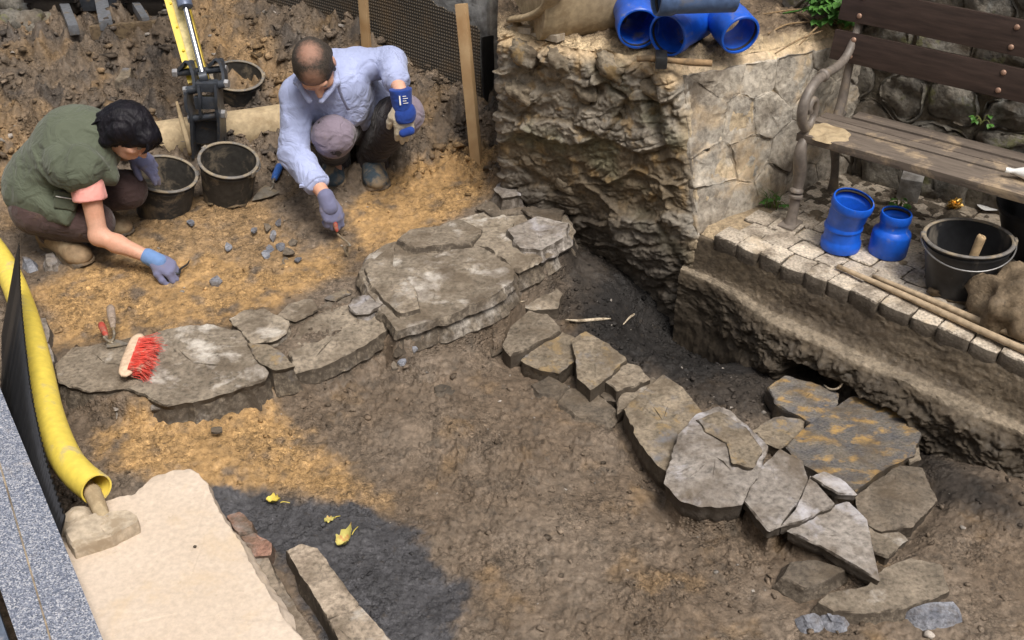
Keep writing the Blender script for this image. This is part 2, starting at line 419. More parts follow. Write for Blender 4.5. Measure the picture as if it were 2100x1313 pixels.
M['slate_pale'] = stone_mat('slate_pale', (0.22, 0.195, 0.172), (0.36, 0.335, 0.312), (0.45, 0.44, 0.47), 0.53, freq=7, flank=True)
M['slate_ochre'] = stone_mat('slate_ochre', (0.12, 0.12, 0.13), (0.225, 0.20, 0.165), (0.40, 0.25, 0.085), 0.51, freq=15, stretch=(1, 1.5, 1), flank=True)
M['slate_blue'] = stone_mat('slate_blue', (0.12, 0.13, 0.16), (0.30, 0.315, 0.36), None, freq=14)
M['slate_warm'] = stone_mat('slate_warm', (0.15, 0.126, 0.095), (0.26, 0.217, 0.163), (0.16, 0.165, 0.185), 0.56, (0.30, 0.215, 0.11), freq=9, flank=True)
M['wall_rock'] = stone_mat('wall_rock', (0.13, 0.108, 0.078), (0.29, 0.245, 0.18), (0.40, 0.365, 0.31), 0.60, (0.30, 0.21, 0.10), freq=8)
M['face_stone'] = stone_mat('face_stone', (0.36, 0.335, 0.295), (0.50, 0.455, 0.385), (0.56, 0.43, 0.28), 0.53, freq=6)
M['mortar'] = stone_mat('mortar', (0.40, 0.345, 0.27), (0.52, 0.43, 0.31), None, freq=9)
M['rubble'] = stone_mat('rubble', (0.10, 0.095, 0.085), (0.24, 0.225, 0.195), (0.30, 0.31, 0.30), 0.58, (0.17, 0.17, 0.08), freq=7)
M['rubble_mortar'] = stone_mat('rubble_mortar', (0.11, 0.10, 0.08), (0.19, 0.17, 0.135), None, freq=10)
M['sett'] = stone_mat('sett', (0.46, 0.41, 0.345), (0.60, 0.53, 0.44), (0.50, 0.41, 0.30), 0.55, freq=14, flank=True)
M['concrete'] = stone_mat('concrete', (0.23, 0.195, 0.145), (0.34, 0.285, 0.21), None, freq=7)
M['grey_plaster'] = stone_mat('grey_plaster', (0.30, 0.31, 0.32), (0.42, 0.42, 0.42), (0.12, 0.12, 0.13), 0.60, freq=3)
M['pale_plaster'] = stone_mat('pale_plaster', (0.46, 0.45, 0.42), (0.56, 0.54, 0.50), None, freq=3)
# ------------------------------------------------------------------ the dig: terrain
# ------------------------------------------------------------------ plan of the foundation stones (photo survey), top height, thickness, stone kind
L = [ # pixels, top height, thickness, material, options
 ([(112,745),(150,712),(215,703),(290,690),(305,770),(255,795),(180,802),(120,782)], .172, .08, 'slate', dict(dome=.006)),
 ([(262,740),(300,690),(345,676),(430,666),(490,680),(522,720),(547,760),(540,778),(470,800),(400,818),(340,828),(290,806),(250,788)], .175, .11, 'slate_lime', dict(rough=.008, tilt=(0,.02))),
 ([(470,655),(500,637),(540,632),(592,655),(588,682),(557,698),(515,702)], .185, .07, 'slate_lime', {}),
 ([(568,645),(590,622),(640,612),(655,634),(607,658)], .17, .05, 'slate', {}),
 ([(645,632),(690,608),(730,604),(715,622),(680,640)], .155, .05, 'slate_dark', {}),
 ([(507,702),(545,704),(582,725),(604,748),(566,757),(530,742)], .19, .09, 'slate_warm', dict(dome=.01)),
 ([(590,705),(615,670),(680,638),(760,622),(802,638),(806,668),(740,706),(660,740),(605,753)], .16, .12, 'slate', dict(tilt=(0,.10), layers=7, rough=.009)),
 ([(640,758),(720,728),(800,695),(790,715),(730,748),(670,775),(640,775)], .06, .06, 'slate_dark', dict(layers=6)),
 ([(712,625),(735,606),(772,600),(794,625),(762,641),(728,643)], .20, .05, 'slate_pale', dict(tilt=(.05,.0))),
 ([(738,555),(760,520),(800,498),(870,486),(960,478),(1010,512),(1045,540),(1052,572),(1020,602),(930,637),(850,660),(815,670),(790,640),(758,600)], .215, .085, 'slate_lime', dict(rough=.009, layers=6, tilt=(.01,.02))),
 ([(748,548),(780,520),(810,505),(800,540),(850,590),(860,630),(820,640),(785,610),(760,580)], .228, .025, 'slate', dict(rough=.004, layers=2)),
 ([(905,478),(935,450),(1000,432),(1080,420),(1160,440),(1172,468),(1130,510),(1062,548),(1010,515),(960,495)], .225, .08, 'slate_lime', dict(rough=.009, layers=5)),
 ([(818,490),(840,470),(900,462),(940,448),(990,470),(965,500),(900,503),(850,507)], .240, .03, 'slate', dict(rough=.004, layers=2)),
 ([(1040,470),(1100,445),(1165,455),(1160,480),(1110,510),(1065,505)], .248, .03, 'slate_pale', dict(rough=.006, layers=2)),
 ([(975,425),(1010,410),(1080,416),(1078,436),(1010,442)], .23, .06, 'slate_dark', {}),
 ([(1070,428),(1110,412),(1160,425),(1150,450),(1095,450)], .245, .06, 'slate_dark', {}),
 ([(1012,385),(1030,368),(1060,363),(1075,378),(1070,398),(1030,403)], .29, .07, 'slate_pale', dict(dome=.008)),
 ([(935,652),(990,625),(1047,613),(1045,638),(992,664)], .075, .05, 'slate_dark', {}),
 ([(850,664),(930,640),(940,655),(880,685)], .05, .04, 'slate_dark', {}),
 ([(216,815),(245,803),(260,822),(236,840)], .13, .05, 'slate_pale', {}),
 ([(255,800),(300,792),(332,812),(302,836),(265,828)], .13, .06, 'slate_warm', {}),
 ([(300,815),(345,806),(385,812),(350,838),(310,838)], .14, .07, 'slate_pale', {}),
 ([(235,850),(300,838),(345,842),(340,862),(280,868)], .075, .06, 'slate_dark', {}),
 ([(345,842),(440,812),(540,782),(545,792),(450,828),(352,858)], .075, .05, 'slate_dark', dict(layers=5)),
 ([(665,610),(705,590),(720,600),(690,615)], .165, .04, 'slate_warm', {}),
]
Rr = [
 ([(1040,595),(1070,572),(1110,566),(1152,600),(1142,630),(1090,633),(1055,620)], .085, .06, 'slate', {}),
 ([(1003,702),(1013,665),(1050,635),(1088,645),(1055,680),(1037,712),(1010,728)], .04, .05, 'slate_dark', {}),
 ([(1030,708),(1048,670),(1085,636),(1122,645),(1152,678),(1112,698),(1075,718),(1048,728)], .09, .08, 'slate', dict(rough=.007)),
 ([(1068,737),(1105,697),(1150,682),(1178,690),(1180,737),(1146,762),(1110,757)], .07, .06, 'slate_warm', {}),
 ([(1174,697),(1200,680),(1247,705),(1285,738),(1252,767),(1212,797),(1186,772)], .10, .09, 'slate_warm', {}),
 ([(1238,772),(1275,738),(1312,750),(1332,775),(1300,792),(1265,800)], .085, .08, 'slate', {}),
 ([(1217,797),(1236,780),(1266,802),(1272,822),(1240,820)], .035, .05, 'slate_dark', {}),
 ([(1268,818),(1290,795),(1342,772),(1352,786),(1290,830),(1266,848)], .055, .05, 'slate', {}),
 ([(1282,838),(1310,810),(1360,770),(1402,800),(1440,845),(1407,882),(1382,920),(1380,968),(1350,952),(1310,902)], .09, .07, 'slate_warm', dict(rough=.008)),
 ([(1380,930),(1395,890),(1430,850),(1475,833),(1530,870),(1574,920),(1552,967),(1522,1032),(1440,1036),(1395,1022),(1363,987)], .125, .075, 'slate_pale', dict(rough=.010, dome=.006, splay=-.02)),
 ([(1430,860),(1475,842),(1530,875),(1562,920),(1545,955),(1500,945),(1490,905),(1450,885)], .142, .02, 'slate_warm', dict(rough=.004, layers=2)),
 ([(1523,1022),(1560,960),(1600,920),(1645,945),(1657,985),(1636,1030),(1602,1075),(1578,1087)], .11, .05, 'slate_pale', dict(rough=.004, jit=.003)),
 ([(1602,1078),(1632,1045),(1662,974),(1713,1035),(1672,1056),(1640,1070)], .115, .045, 'slate_pale', dict(rough=.003, jit=.003)),
 ([(1663,977),(1690,966),(1737,990),(1757,1012),(1720,1012)], .125, .03, 'slate_pale', dict(rough=.003)),
 ([(1617,1087),(1680,1046),(1740,1027),(1777,1065),(1792,1130),(1803,1188),(1740,1152),(1680,1117)], .095, .05, 'slate_pale', dict(rough=.004, jit=.004)),
 ([(1616,915),(1660,870),(1747,813),(1822,825),(1888,888),(1872,930),(1800,965),(1757,1002),(1700,975),(1640,945)], .075, .08, 'slate_ochre', dict(rough=.007)),
 ([(1577,795),(1610,770),(1665,785),(1720,805),(1717,835),(1670,872),(1630,852),(1590,825)], .06, .06, 'slate_ochre', {}),
 ([(1543,882),(1590,853),(1652,860),(1640,897),(1600,917),(1570,906)], .055, .05, 'slate_warm', {}),
 ([(1755,1017),(1840,955),(1892,960),(1920,1025),(1872,1076),(1810,1087),(1765,1062)], .05, .07, 'slate_dark', dict(dome=.012)),
 ([(1780,1072),(1830,1075),(1860,1105),(1822,1142),(1790,1132)], .035, .05, 'slate', {}),
 ([(1855,925),(1885,915),(1890,940),(1865,950)], .06, .05, 'slate', {}),
]
ZP = 0.37                                     # cobbled terrace level
E0 = P(1478, 487, ZP); E1 = P(2100, 742, ZP); ED = unit(E1-E0); EB = A(-ED[1], ED[0], 0.0)     # kerb edge: along, and back from the trench
EB = EB if EB[1] > 0 else -EB
def grow(pts, k): c = np.mean(pts, 0); return [tuple(c+(np.array(q)-c)*k) for q in pts]
def px_poly(pts, z): return np.array([P(a, b, z)[:2] for a, b in pts])
step = [(60, 740), (110, 800), (200, 850), (300, 862), (420, 822), (545, 785), (605, 752), (700, 722), (805, 680), (860, 660), (930, 640), (1040, 600), (1100, 560), (1150, 520), (1175, 470)]
BACK = np.vstack([[[-6, 2.0]], [[-2.0, 2.9]], px_poly(step, 0.09), [[0.45, 4.9], [5, 5.2], [5, 14], [-9, 14]]])
fc = [(1000,1000,0),(800,800,.02),(1300,1200,0),(900,1250,0),(1200,900,0),(700,900,.025),(450,930,.055),(330,910,.07),(620,980,.035),(1600,1250,-.02),
      (2000,1150,.02),(2090,1300,0),(1800,1060,-.02),(1950,1080,.02),(2060,1010,.05),(900,720,.03),(1000,650,.05),(200,900,.07),(120,900,.09),(500,1100,.02),
      (700,1250,0),(1450,1100,-.02),(1330,960,-.035),(1600,830,-.02),(1700,790,-.03),(1180,540,.11),(1230,590,.02),(1400,690,-.13),(1330,650,-.08),(1480,830,-.01),
      (1560,740,-.06),(1100,640,.045),(1500,1180,-.02),(1100,760,.01),(1230,850,-.02),(1850,780,-.06),(1960,900,-.06)]
bc = [(300,650,.125),(600,600,.135),(500,520,.15),(850,430,.17),(950,380,.18),(600,400,.18),(200,520,.15),(80,560,.14),(780,400,.17),(400,420,.18),(1000,330,.22),
      (960,280,.27),(900,220,.33),(985,240,.35),(1040,350,.25),(300,200,.29),(150,180,.33),(500,120,.40),(600,50,.52),(700,80,.55),(300,60,.40),(100,80,.40),(50,220,.27),
      (450,20,.52),(250,260,.24),(870,180,.40),(760,150,.42),(20,450,.17),(420,300,.20),(560,300,.22),(450,640,.13),(720,540,.135),(150,690,.125),(30,640,.15)]
def shep(x, y, ctrl, pw=3.0):
    pts = np.array([P(a, b, z) for a, b, z in ctrl]); num = np.zeros(x.shape); den = np.zeros(x.shape)
    for q in pts:
        w = 1.0/((x-q[0])**2+(y-q[1])**2+0.015)**(pw/2); num += w*q[2]; den += w
    return num/den
PITC = P(1415, 690, -.1)
def base_height(x, y):
    q = np.column_stack([x, y, np.zeros_like(x)])
    wob = 0.03*fbm(q, 6.0, 3, seed=2)
    b = sstep(0.035, -0.035, poly_sd(x, y, BACK)+wob)
    f = shep(x, y, fc); r = shep(x, y, bc)
    d = np.hypot((x-PITC[0])/0.37, (y-PITC[1])/0.31)
    f = f - 0.10*sstep(1.05, 0.35, d)
    h = f*(1-b)+r*b
    pk = 0.016*fbm(q, 9.0, 3, seed=23); cv = np.zeros_like(x); ins = np.zeros(len(x), bool)
    for lst, dz, drop in ((L, 0.0, 0.085), (Rr, -0.03, 0.060)):
        for pts, z, th, m, k in lst:
            pl = px_poly(pts, z+dz); lo, hi = pl.min(0)-.09, pl.max(0)+.09
            w = np.where((x > lo[0]) & (x < hi[0]) & (y > lo[1]) & (y < hi[1]))[0]
            if len(w) == 0: continue
            sd = poly_sd(x[w], y[w], pl); lift = sstep(0.055, 0.0, sd+1.2*pk[w]) if lst is L else sstep(0.012, -0.03, sd); tgt = z+dz-drop+pk[w]
            h[w] = np.where(tgt > h[w], h[w]+(tgt-h[w])*lift, h[w])
            if lst is Rr and th > .045: cv[w] = np.maximum(cv[w], np.exp(-(np.maximum(sd, 0)/.04)**2)*(sd > -.01)); ins[w] |= sd < -.012
    return h-0.055*cv*(~ins)*(0.6+20*np.clip(pk, -.02, .03))
def zones(x, y):
    """soil kind masks: ochre clay, black loam, rough spoil, wet dark fill"""
    q = np.column_stack([x, y, np.zeros_like(x)])
    w = 0.10*fbm(q, 3.2, 4, seed=5)+0.06*fbm(q, 16, 4, .65, seed=6)
    def zone(pts, z, soft=0.07): return sstep(soft, -soft, poly_sd(x, y, px_poly(pts, z))+w)
    oc = zone([(80,600),(110,700),(300,690),(470,660),(600,610),(720,560),(700,500),(560,560),(430,520),(260,560),(180,560)], .14)
    oc = np.maximum(oc, 0.62*zone([(230,430),(420,420),(560,430),(600,520),(560,600),(300,600),(200,560)], .15))
    oc = np.maximum(oc, zone([(720,530),(700,440),(760,390),(850,360),(1000,340),(1030,350),(990,420),(900,470),(820,490)], .17, .05))
    oc = np.maximum(oc, zone([(190,900),(300,860),(545,800),(580,880),(720,960),(725,1035),(600,1010),(420,1010),(250,980)], .05, .05))
    oc = np.maximum(oc, 0.55*zone([(720,960),(730,1030),(800,1040),(760,980)], .04, .05))
    oc = np.maximum(oc, 0.5*zone([(450,60),(560,90),(590,160),(480,150),(380,60),(420,10),(560,10)], .45, .1))
    oc = np.maximum(oc, 0.5*zone([(10,220),(90,330),(60,430),(0,440),(-60,300)], .25, .1))
    bl = zone([(430,1020),(560,1010),(720,1035),(860,1085),(950,1190),(930,1290),(960,1400),(700,1400),(560,1150),(430,1080)], .02, .03); bl = bl*sstep(-.62, -.25, fbm(q, 13, 4, .6, seed=44)+.5*(bl-.5))
    sp = sstep(-0.1, 0.25, y-(4.75+0.05*x)+w) * (poly_sd(x, y, BACK) < 0)
    bank = zone([(860,200),(960,250),(1040,330),(1040,380),(960,330),(870,300),(840,250)], .28, .06)
    wet = np.maximum(sstep(1.35, 0.75, np.hypot((x-PITC[0])/0.55, (y-PITC[1])/0.48)+w*2),
                     0.85*zone([(1060,560),(1200,480),(1500,640),(1750,800),(1950,900),(2100,1100),(1950,1050),(1700,830),(1500,860),(1200,640)], 0, .08))
    return oc, bl, np.maximum(sp, bank), wet
def fine(x, y, oc, bl, sp, wet):
    q = np.column_stack([x, y, np.zeros_like(x)])
    f1, f2, hc = worley2(x+0.02*fbm(q, 9, 2, seed=11), y+0.02*fbm(q, 9, 2, seed=12), 9.0, 1)
    g1, g2, gc = worley2(x+0.012*fbm(q, 20, 2, seed=13), y+0.012*fbm(q, 20, 2, seed=14), 24.0, 2)
    k1, k2, kc = worley2(x, y, 55.0, 3)
    lump = np.clip(1-1.5*f1, 0, 1)*hc; lump2 = np.clip(1-1.5*g1, 0, 1)*(gc > 0.35)*gc; lump3 = np.clip(1-1.6*k1, 0, 1)*(kc > 0.5)
    calm = np.clip(1-0.72*oc-0.85*bl, 0.1, 1)
    rug = sstep(-0.25, 0.45, fbm(q, 2.4, 3, seed=21))
    crz = sstep(.12, -.10, poly_sd(x, y, px_poly([(560,780),(860,700),(1000,690),(1120,800),(1240,900),(1000,980),(700,930)], .02))+.1*fbm(q, 4, 3, seed=24))
    h = 0.020*fbm(q, 2.2, 3, seed=1) + 0.010*fbm(q, 8, 3, seed=3)*(0.5+0.5*calm)
    h += sp*(0.11*lump+0.035*fbm(q, 6, 4, seed=7, ridged=True)+0.045*lump2+0.018*lump3)
    h += (1-sp)*calm*((0.12+0.75*rug)*(1-crz)+crz*(0.5+0.8*rug))*(0.014*lump+0.017*lump2+0.014*lump3+0.014*fbm(q, 17, 2, .5, seed=9, ridged=True))
    # scraped trowel marks in the clay
    th = 0.35; s = x*math.cos(th)+y*math.sin(th); n = -x*math.sin(th)+y*math.cos(th)
    h += oc*(1-sp)*(0.007*fbm(np.column_stack([s*7, n*26, 0*s]), 1.0, 2, seed=15, ridged=True)+0.006*lump3+0.006*lump2*(gc > 0.75)+0.005*fbm(q, 22, 2, seed=16))
    cr1, cr2, _ = worley2(x+0.05*fbm(q, 5, 3, seed=31), y+0.05*fbm(q, 5, 3, seed=32), 3.3, 8)
    h -= 0.009*(1-sp)*(1-bl)*sstep(0.05, 0.0, cr2-cr1)*sstep(0.0, 0.3, fbm(q, 3, 2, seed=33))
    h += 0.0035*fbm(q, 38, 1, seed=17)+0.006*bl*lump3
    return h
def terrain_z(x, y):
    x = np.atleast_1d(np.asarray(x, float)); y = np.atleast_1d(np.asarray(y, float))
    return base_height(x, y)+fine(x, y, *zones(x, y))
OCHRE = A(.355, .222, .098); BROWN = A(.132, .098, .069); BLACK = A(.062, .061, .066); SPOIL = A(.135, .102, .073); WET = A(.018, .016, .015); GREYB = A(.174, .136, .102)
def soil_color(x, y, oc, bl, sp, wet, h):
    q = np.column_stack([x, y, np.zeros_like(x)])
    m = fbm(q, 2.5, 4, seed=41)[:, None]; m2 = fbm(q, 11, 4, seed=42)[:, None]; m3 = fbm(q, 5, 4, seed=43)[:, None]
    c = BROWN+(GREYB-BROWN)*sstep(-0.3, 0.4, m)
    c = c+(OCHRE*0.75-c)*0.40*sstep(0.15, 0.5, m3)
    c = c+(SPOIL-c)*sp[:, None]
    c = c+(OCHRE*0.7-c)*(sp[:, None]*0.45*sstep(0.1, 0.45, m3)); c = c+(A(.06,.052,.047)-c)*(sp[:, None]*0.75*sstep(0.02, 0.3, -m3+0.35*m2))
    o = oc[:, None]*sstep(-0.60, -0.02, m2+0.35*m); c = c+(OCHRE*(1+0.22*m2)-c)*o
    c = c+(A(.085,.07,.055)-c)*0.55*sstep(0.22, 0.42, m2)*(1-0.4*oc[:, None])
    c = c+(WET-c)*wet[:, None]
    c = c+(BLACK*(1+0.2*m2)-c)*bl[:, None]
    return np.clip(c, 0.01, 1)
def build_terrain():
    nr, nc = 760, 900
    t = np.linspace(0, 1, nr); Yr = 1.35*np.exp(t*math.log(8.6/1.35)); s = np.linspace(-1, 1, nc)
    Y = np.repeat(Yr[:, None], nc, 1); X = s[None, :]*(0.56*Y+0.55)-0.05
    x = X.ravel(); y = Y.ravel(); z = zones(x, y); hb = base_height(x, y); hf = fine(x, y, *z); col = soil_color(x, y, *z, hf)
    o = obj('ground', np.column_stack([x, y, hb+hf]), grid_faces(nr, nc), M['soil'], None, True, loc=(0, 0, 0), colors=col)
    tag(o, 'muddy excavated ground of brown soil and ochre clay', 'ground', kind='structure')
    g = 60; gx, gy = np.meshgrid(np.linspace(-150, 150, g), np.linspace(-100, 200, g))
    v = np.column_stack([gx.ravel(), gy.ravel(), np.full(g*g, -0.75)])
    tag(obj('ground_beyond', v, grid_faces(g, g), M['soil'], None, True, loc=(0, 0, 0), colors=np.tile(BROWN, (g*g, 1))), 'bare brown ground beyond the dig', 'ground', kind='structure')
build_terrain()
CLOD_SHAPES = [blob((0, 0, 0), (1, 1, 0.7), n=1, noise=0.9, freq=6+k, seed=k*1.7) for k in range(6)]
def _low(k):
    r_ = np.random.default_rng(k); v = np.array([(1, 0, 0), (-1, 0, 0), (0, 1, 0), (0, -1, 0), (0, 0, 1), (0, 0, -1)], float)+r_.normal(0, .28, (6, 3))
    return v, [(0, 2, 4), (2, 1, 4), (1, 3, 4), (3, 0, 4), (2, 0, 5), (1, 2, 5), (3, 1, 5), (0, 3, 5)]
CLOD_LOW = [_low(k) for k in range(6)]
def scatter(name, xs, ys, zs, rad, cols, label, cat, sink=0.3):
    vs = []; fs = []; cs = []; n = 0
    for i in range(len(xs)):
        v, f = CLOD_SHAPES[i % 6] if rad[i] > .009 else CLOD_LOW[i % 6]; a = random.random()*6.28; ca, sa = math.cos(a), math.sin(a)
        sc = rad[i]*np.array([random.uniform(.7, 1.3), random.uniform(.6, 1.1), random.uniform(.45, .9)])
        q = v*sc; q = np.column_stack([q[:, 0]*ca-q[:, 1]*sa, q[:, 0]*sa+q[:, 1]*ca, q[:, 2]])+A(xs[i], ys[i], zs[i]+rad[i]*sink)
        vs.append(q); fs.append(np.asarray(f)+n); cs.append(np.tile(cols[i]*random.uniform(.6, 1.55), (len(q), 1))); n += len(q)
    o = obj(name, np.concatenate(vs), np.concatenate(fs), M['soil'], None, False, loc=(0, 0, 0), colors=np.concatenate(cs))
    return tag(o, label, cat, kind='stuff')
def build_clods():
    N = 60000; y = 2.0+rng.random(N)**0.8*5.6; x = (rng.random(N)*2-1)*(0.52*y+0.35)
    zz = zones(x, y); dens = 0.24+0.45*zz[2]+0.25*zz[3]-0.13*zz[0]-0.06*zz[1]; q = np.column_stack([x, y, 0*x]); dens = dens*(0.25+1.5*sstep(-0.1, 0.35, fbm(q, 2.5, 4, .6, seed=51)))
    k = rng.random(N) < dens; x, y = x[k], y[k]; zz = [m[k] for m in zz]; z = terrain_z(x, y)
    r = 0.0032+0.0100*rng.random(len(x))**3.5+zz[2]*0.030*rng.random(len(x))**7
    col = soil_color(x, y, *zz, z); rr = rng.random(len(x)); col[rr > 0.94] = A(.30, .27, .24); col[rr < 0.12] *= 0.6
    scatter('soil_clods', x, y, z, r, col, 'crumbs of soil and small pebbles strewn over the dig', 'soil')
build_clods()

# ------------------------------------------------------------------ stones traced in plan and given thickness
def outline(poly, n, jit, seed=0.0, hf=0.35):
    """resample a closed polygon evenly and roughen it"""
    poly = np.asarray(poly, float); q = np.vstack([poly, poly[:1]]); L = np.r_[0, np.cumsum(np.linalg.norm(np.diff(q, axis=0), axis=1))]
    s = np.linspace(0, L[-1], n, endpoint=False); out = np.column_stack([np.interp(s, L, q[:, 0]), np.interp(s, L, q[:, 1])])
    nx = fbm(np.column_stack([out*14, np.full(n, seed)]), 1.0, 3, seed=seed); c = out.mean(0); d = out-c; d /= np.linalg.norm(d, axis=1)[:, None]+1e-9
    n2 = fbm(np.column_stack([out*45, np.full(n, seed+3)]), 1.0, 2, seed=seed+2)
    return out+d*(jit*nx+hf*jit*n2)[:, None]
def slab(poly, top, thick, jit=0.010, rough=0.006, tilt=(0, 0), layers=4, bev=0.006, seed=0.0, n=None, dome=0.0, fr=None, splay=0.012, lay_amp=1.0, hf=0.35):
    """poly: plan outline (m). Rings: underside, stratified flank, chamfer, then inwards over the top"""
    poly = np.asarray(poly, float)[:, :2]; per = np.linalg.norm(np.diff(np.vstack([poly, poly[:1]]), axis=0), axis=1).sum()
    n = n or int(np.clip(per/0.011, 20, 130)); o = outline(poly, n, jit, seed, hf); c = o.mean(0); rings = []
    size = np.sqrt(((o-c)**2).sum(1)).mean(); bvar = bev*0.9*fbm(np.column_stack([o*16, np.full(n, seed+1)]), 1.0, 2, seed=seed+9)
    for i in range(layers+1):
        f = i/layers; off = splay*(1-f)*1.6 + lay_amp*0.007*(((i*7919) % 5)/2.0-1)*(1 if 0 < i < layers else 0)
        w = (0.005 if i == layers else 0.009*lay_amp)*fbm(np.column_stack([o*22, np.full(n, i*0.37+seed)]), 1.0, 2, seed=seed+3)
        d = (o-c)/np.linalg.norm(o-c, axis=1)[:, None]
        zz = top-bev-thick*(1-f)+0.006*fbm(np.column_stack([o*12, np.full(n, i*1.0)]), 1.0, 2, seed=seed+8)*(1 if 0 < i < layers else 0)
        rings.append(np.column_stack([o+d*(off+w)[:, None], np.broadcast_to(zz, n)]))
    for sc in (1-0.7*bev/max(size, 1e-3), 0.93, 0.80, 0.62, 0.42, 0.22):
        q = c+(o-c)*sc; zz = np.full(n, top)+dome*(1-sc*sc)+(bvar if sc > .95 else 0)
        rings.append(np.column_stack([q, zz]))
    vs = np.concatenate(rings+[np.array([[c[0], c[1], top+dome]])]); m = len(rings)
    k = np.arange(len(vs)) >= n*(layers+1)
    rr = rough*fbm(np.column_stack([vs[:, :2]*7, np.full(len(vs), seed)]), 1.0, 4, seed=seed+5)
    rr += rough*0.9*np.floor(2.2*fbm(np.column_stack([vs[:, :2]*3.2, np.full(len(vs), seed)]), 1.0, 3, seed=seed+6))*0.6   # cleaved flakes
    vs[:, 2] += rr*k*1.5+(vs[:, 0]-c[0])*tilt[0]+(vs[:, 1]-c[1])*tilt[1]
    fs = []
    for i in range(m-1):
        for j in range(n):
            j2 = (j+1) % n; fs.append((i*n+j, i*n+j2, (i+1)*n+j2, (i+1)*n+j))
    for j in range(n): fs.append(((m-1)*n+j, (m-1)*n+(j+1) % n, m*n))
    a = poly; area = np.sum(a[:, 0]*np.roll(a[:, 1], -1)-np.roll(a[:, 0], -1)*a[:, 1])
    if area < 0: fs = [tuple(reversed(f)) for f in fs]
    if callable(fr): return fr(vs), fs
    if fr is not None:
        O, U, V, N = fr; vs = O+vs[:, :1]*U+vs[:, 1:2]*V+vs[:, 2:3]*N
        if np.dot(np.cross(U, V), N) < 0: fs = [tuple(reversed(f)) for f in fs]
    return vs, fs
def pslab(pts, z, thick, **k): return slab(px_poly(pts, z), z, thick, **k)
def clip_half(poly, p, n):
    out = []
    for i in range(len(poly)):
        a, b = poly[i], poly[(i+1) % len(poly)]; da, db = np.dot(a-p, n), np.dot(b-p, n)
        if da <= 0: out.append(a)
        if da*db < 0: out.append(a+(b-a)*da/(da-db))
    return out
def voronoi_cells(seeds, border, gap=0.008):
    cells = []
    for i, s in enumerate(seeds):
        poly = [np.array(b, float) for b in border]
        for j, t in enumerate(seeds):
            if i == j: continue
            d = t-s; L = np.linalg.norm(d)
            if L > 1.2 or len(poly) < 3: continue
            poly = clip_half(poly, (s+t)/2-d/L*gap/2, d/L)
        if len(poly) >= 3: cells.append(np.array(poly))
    return cells

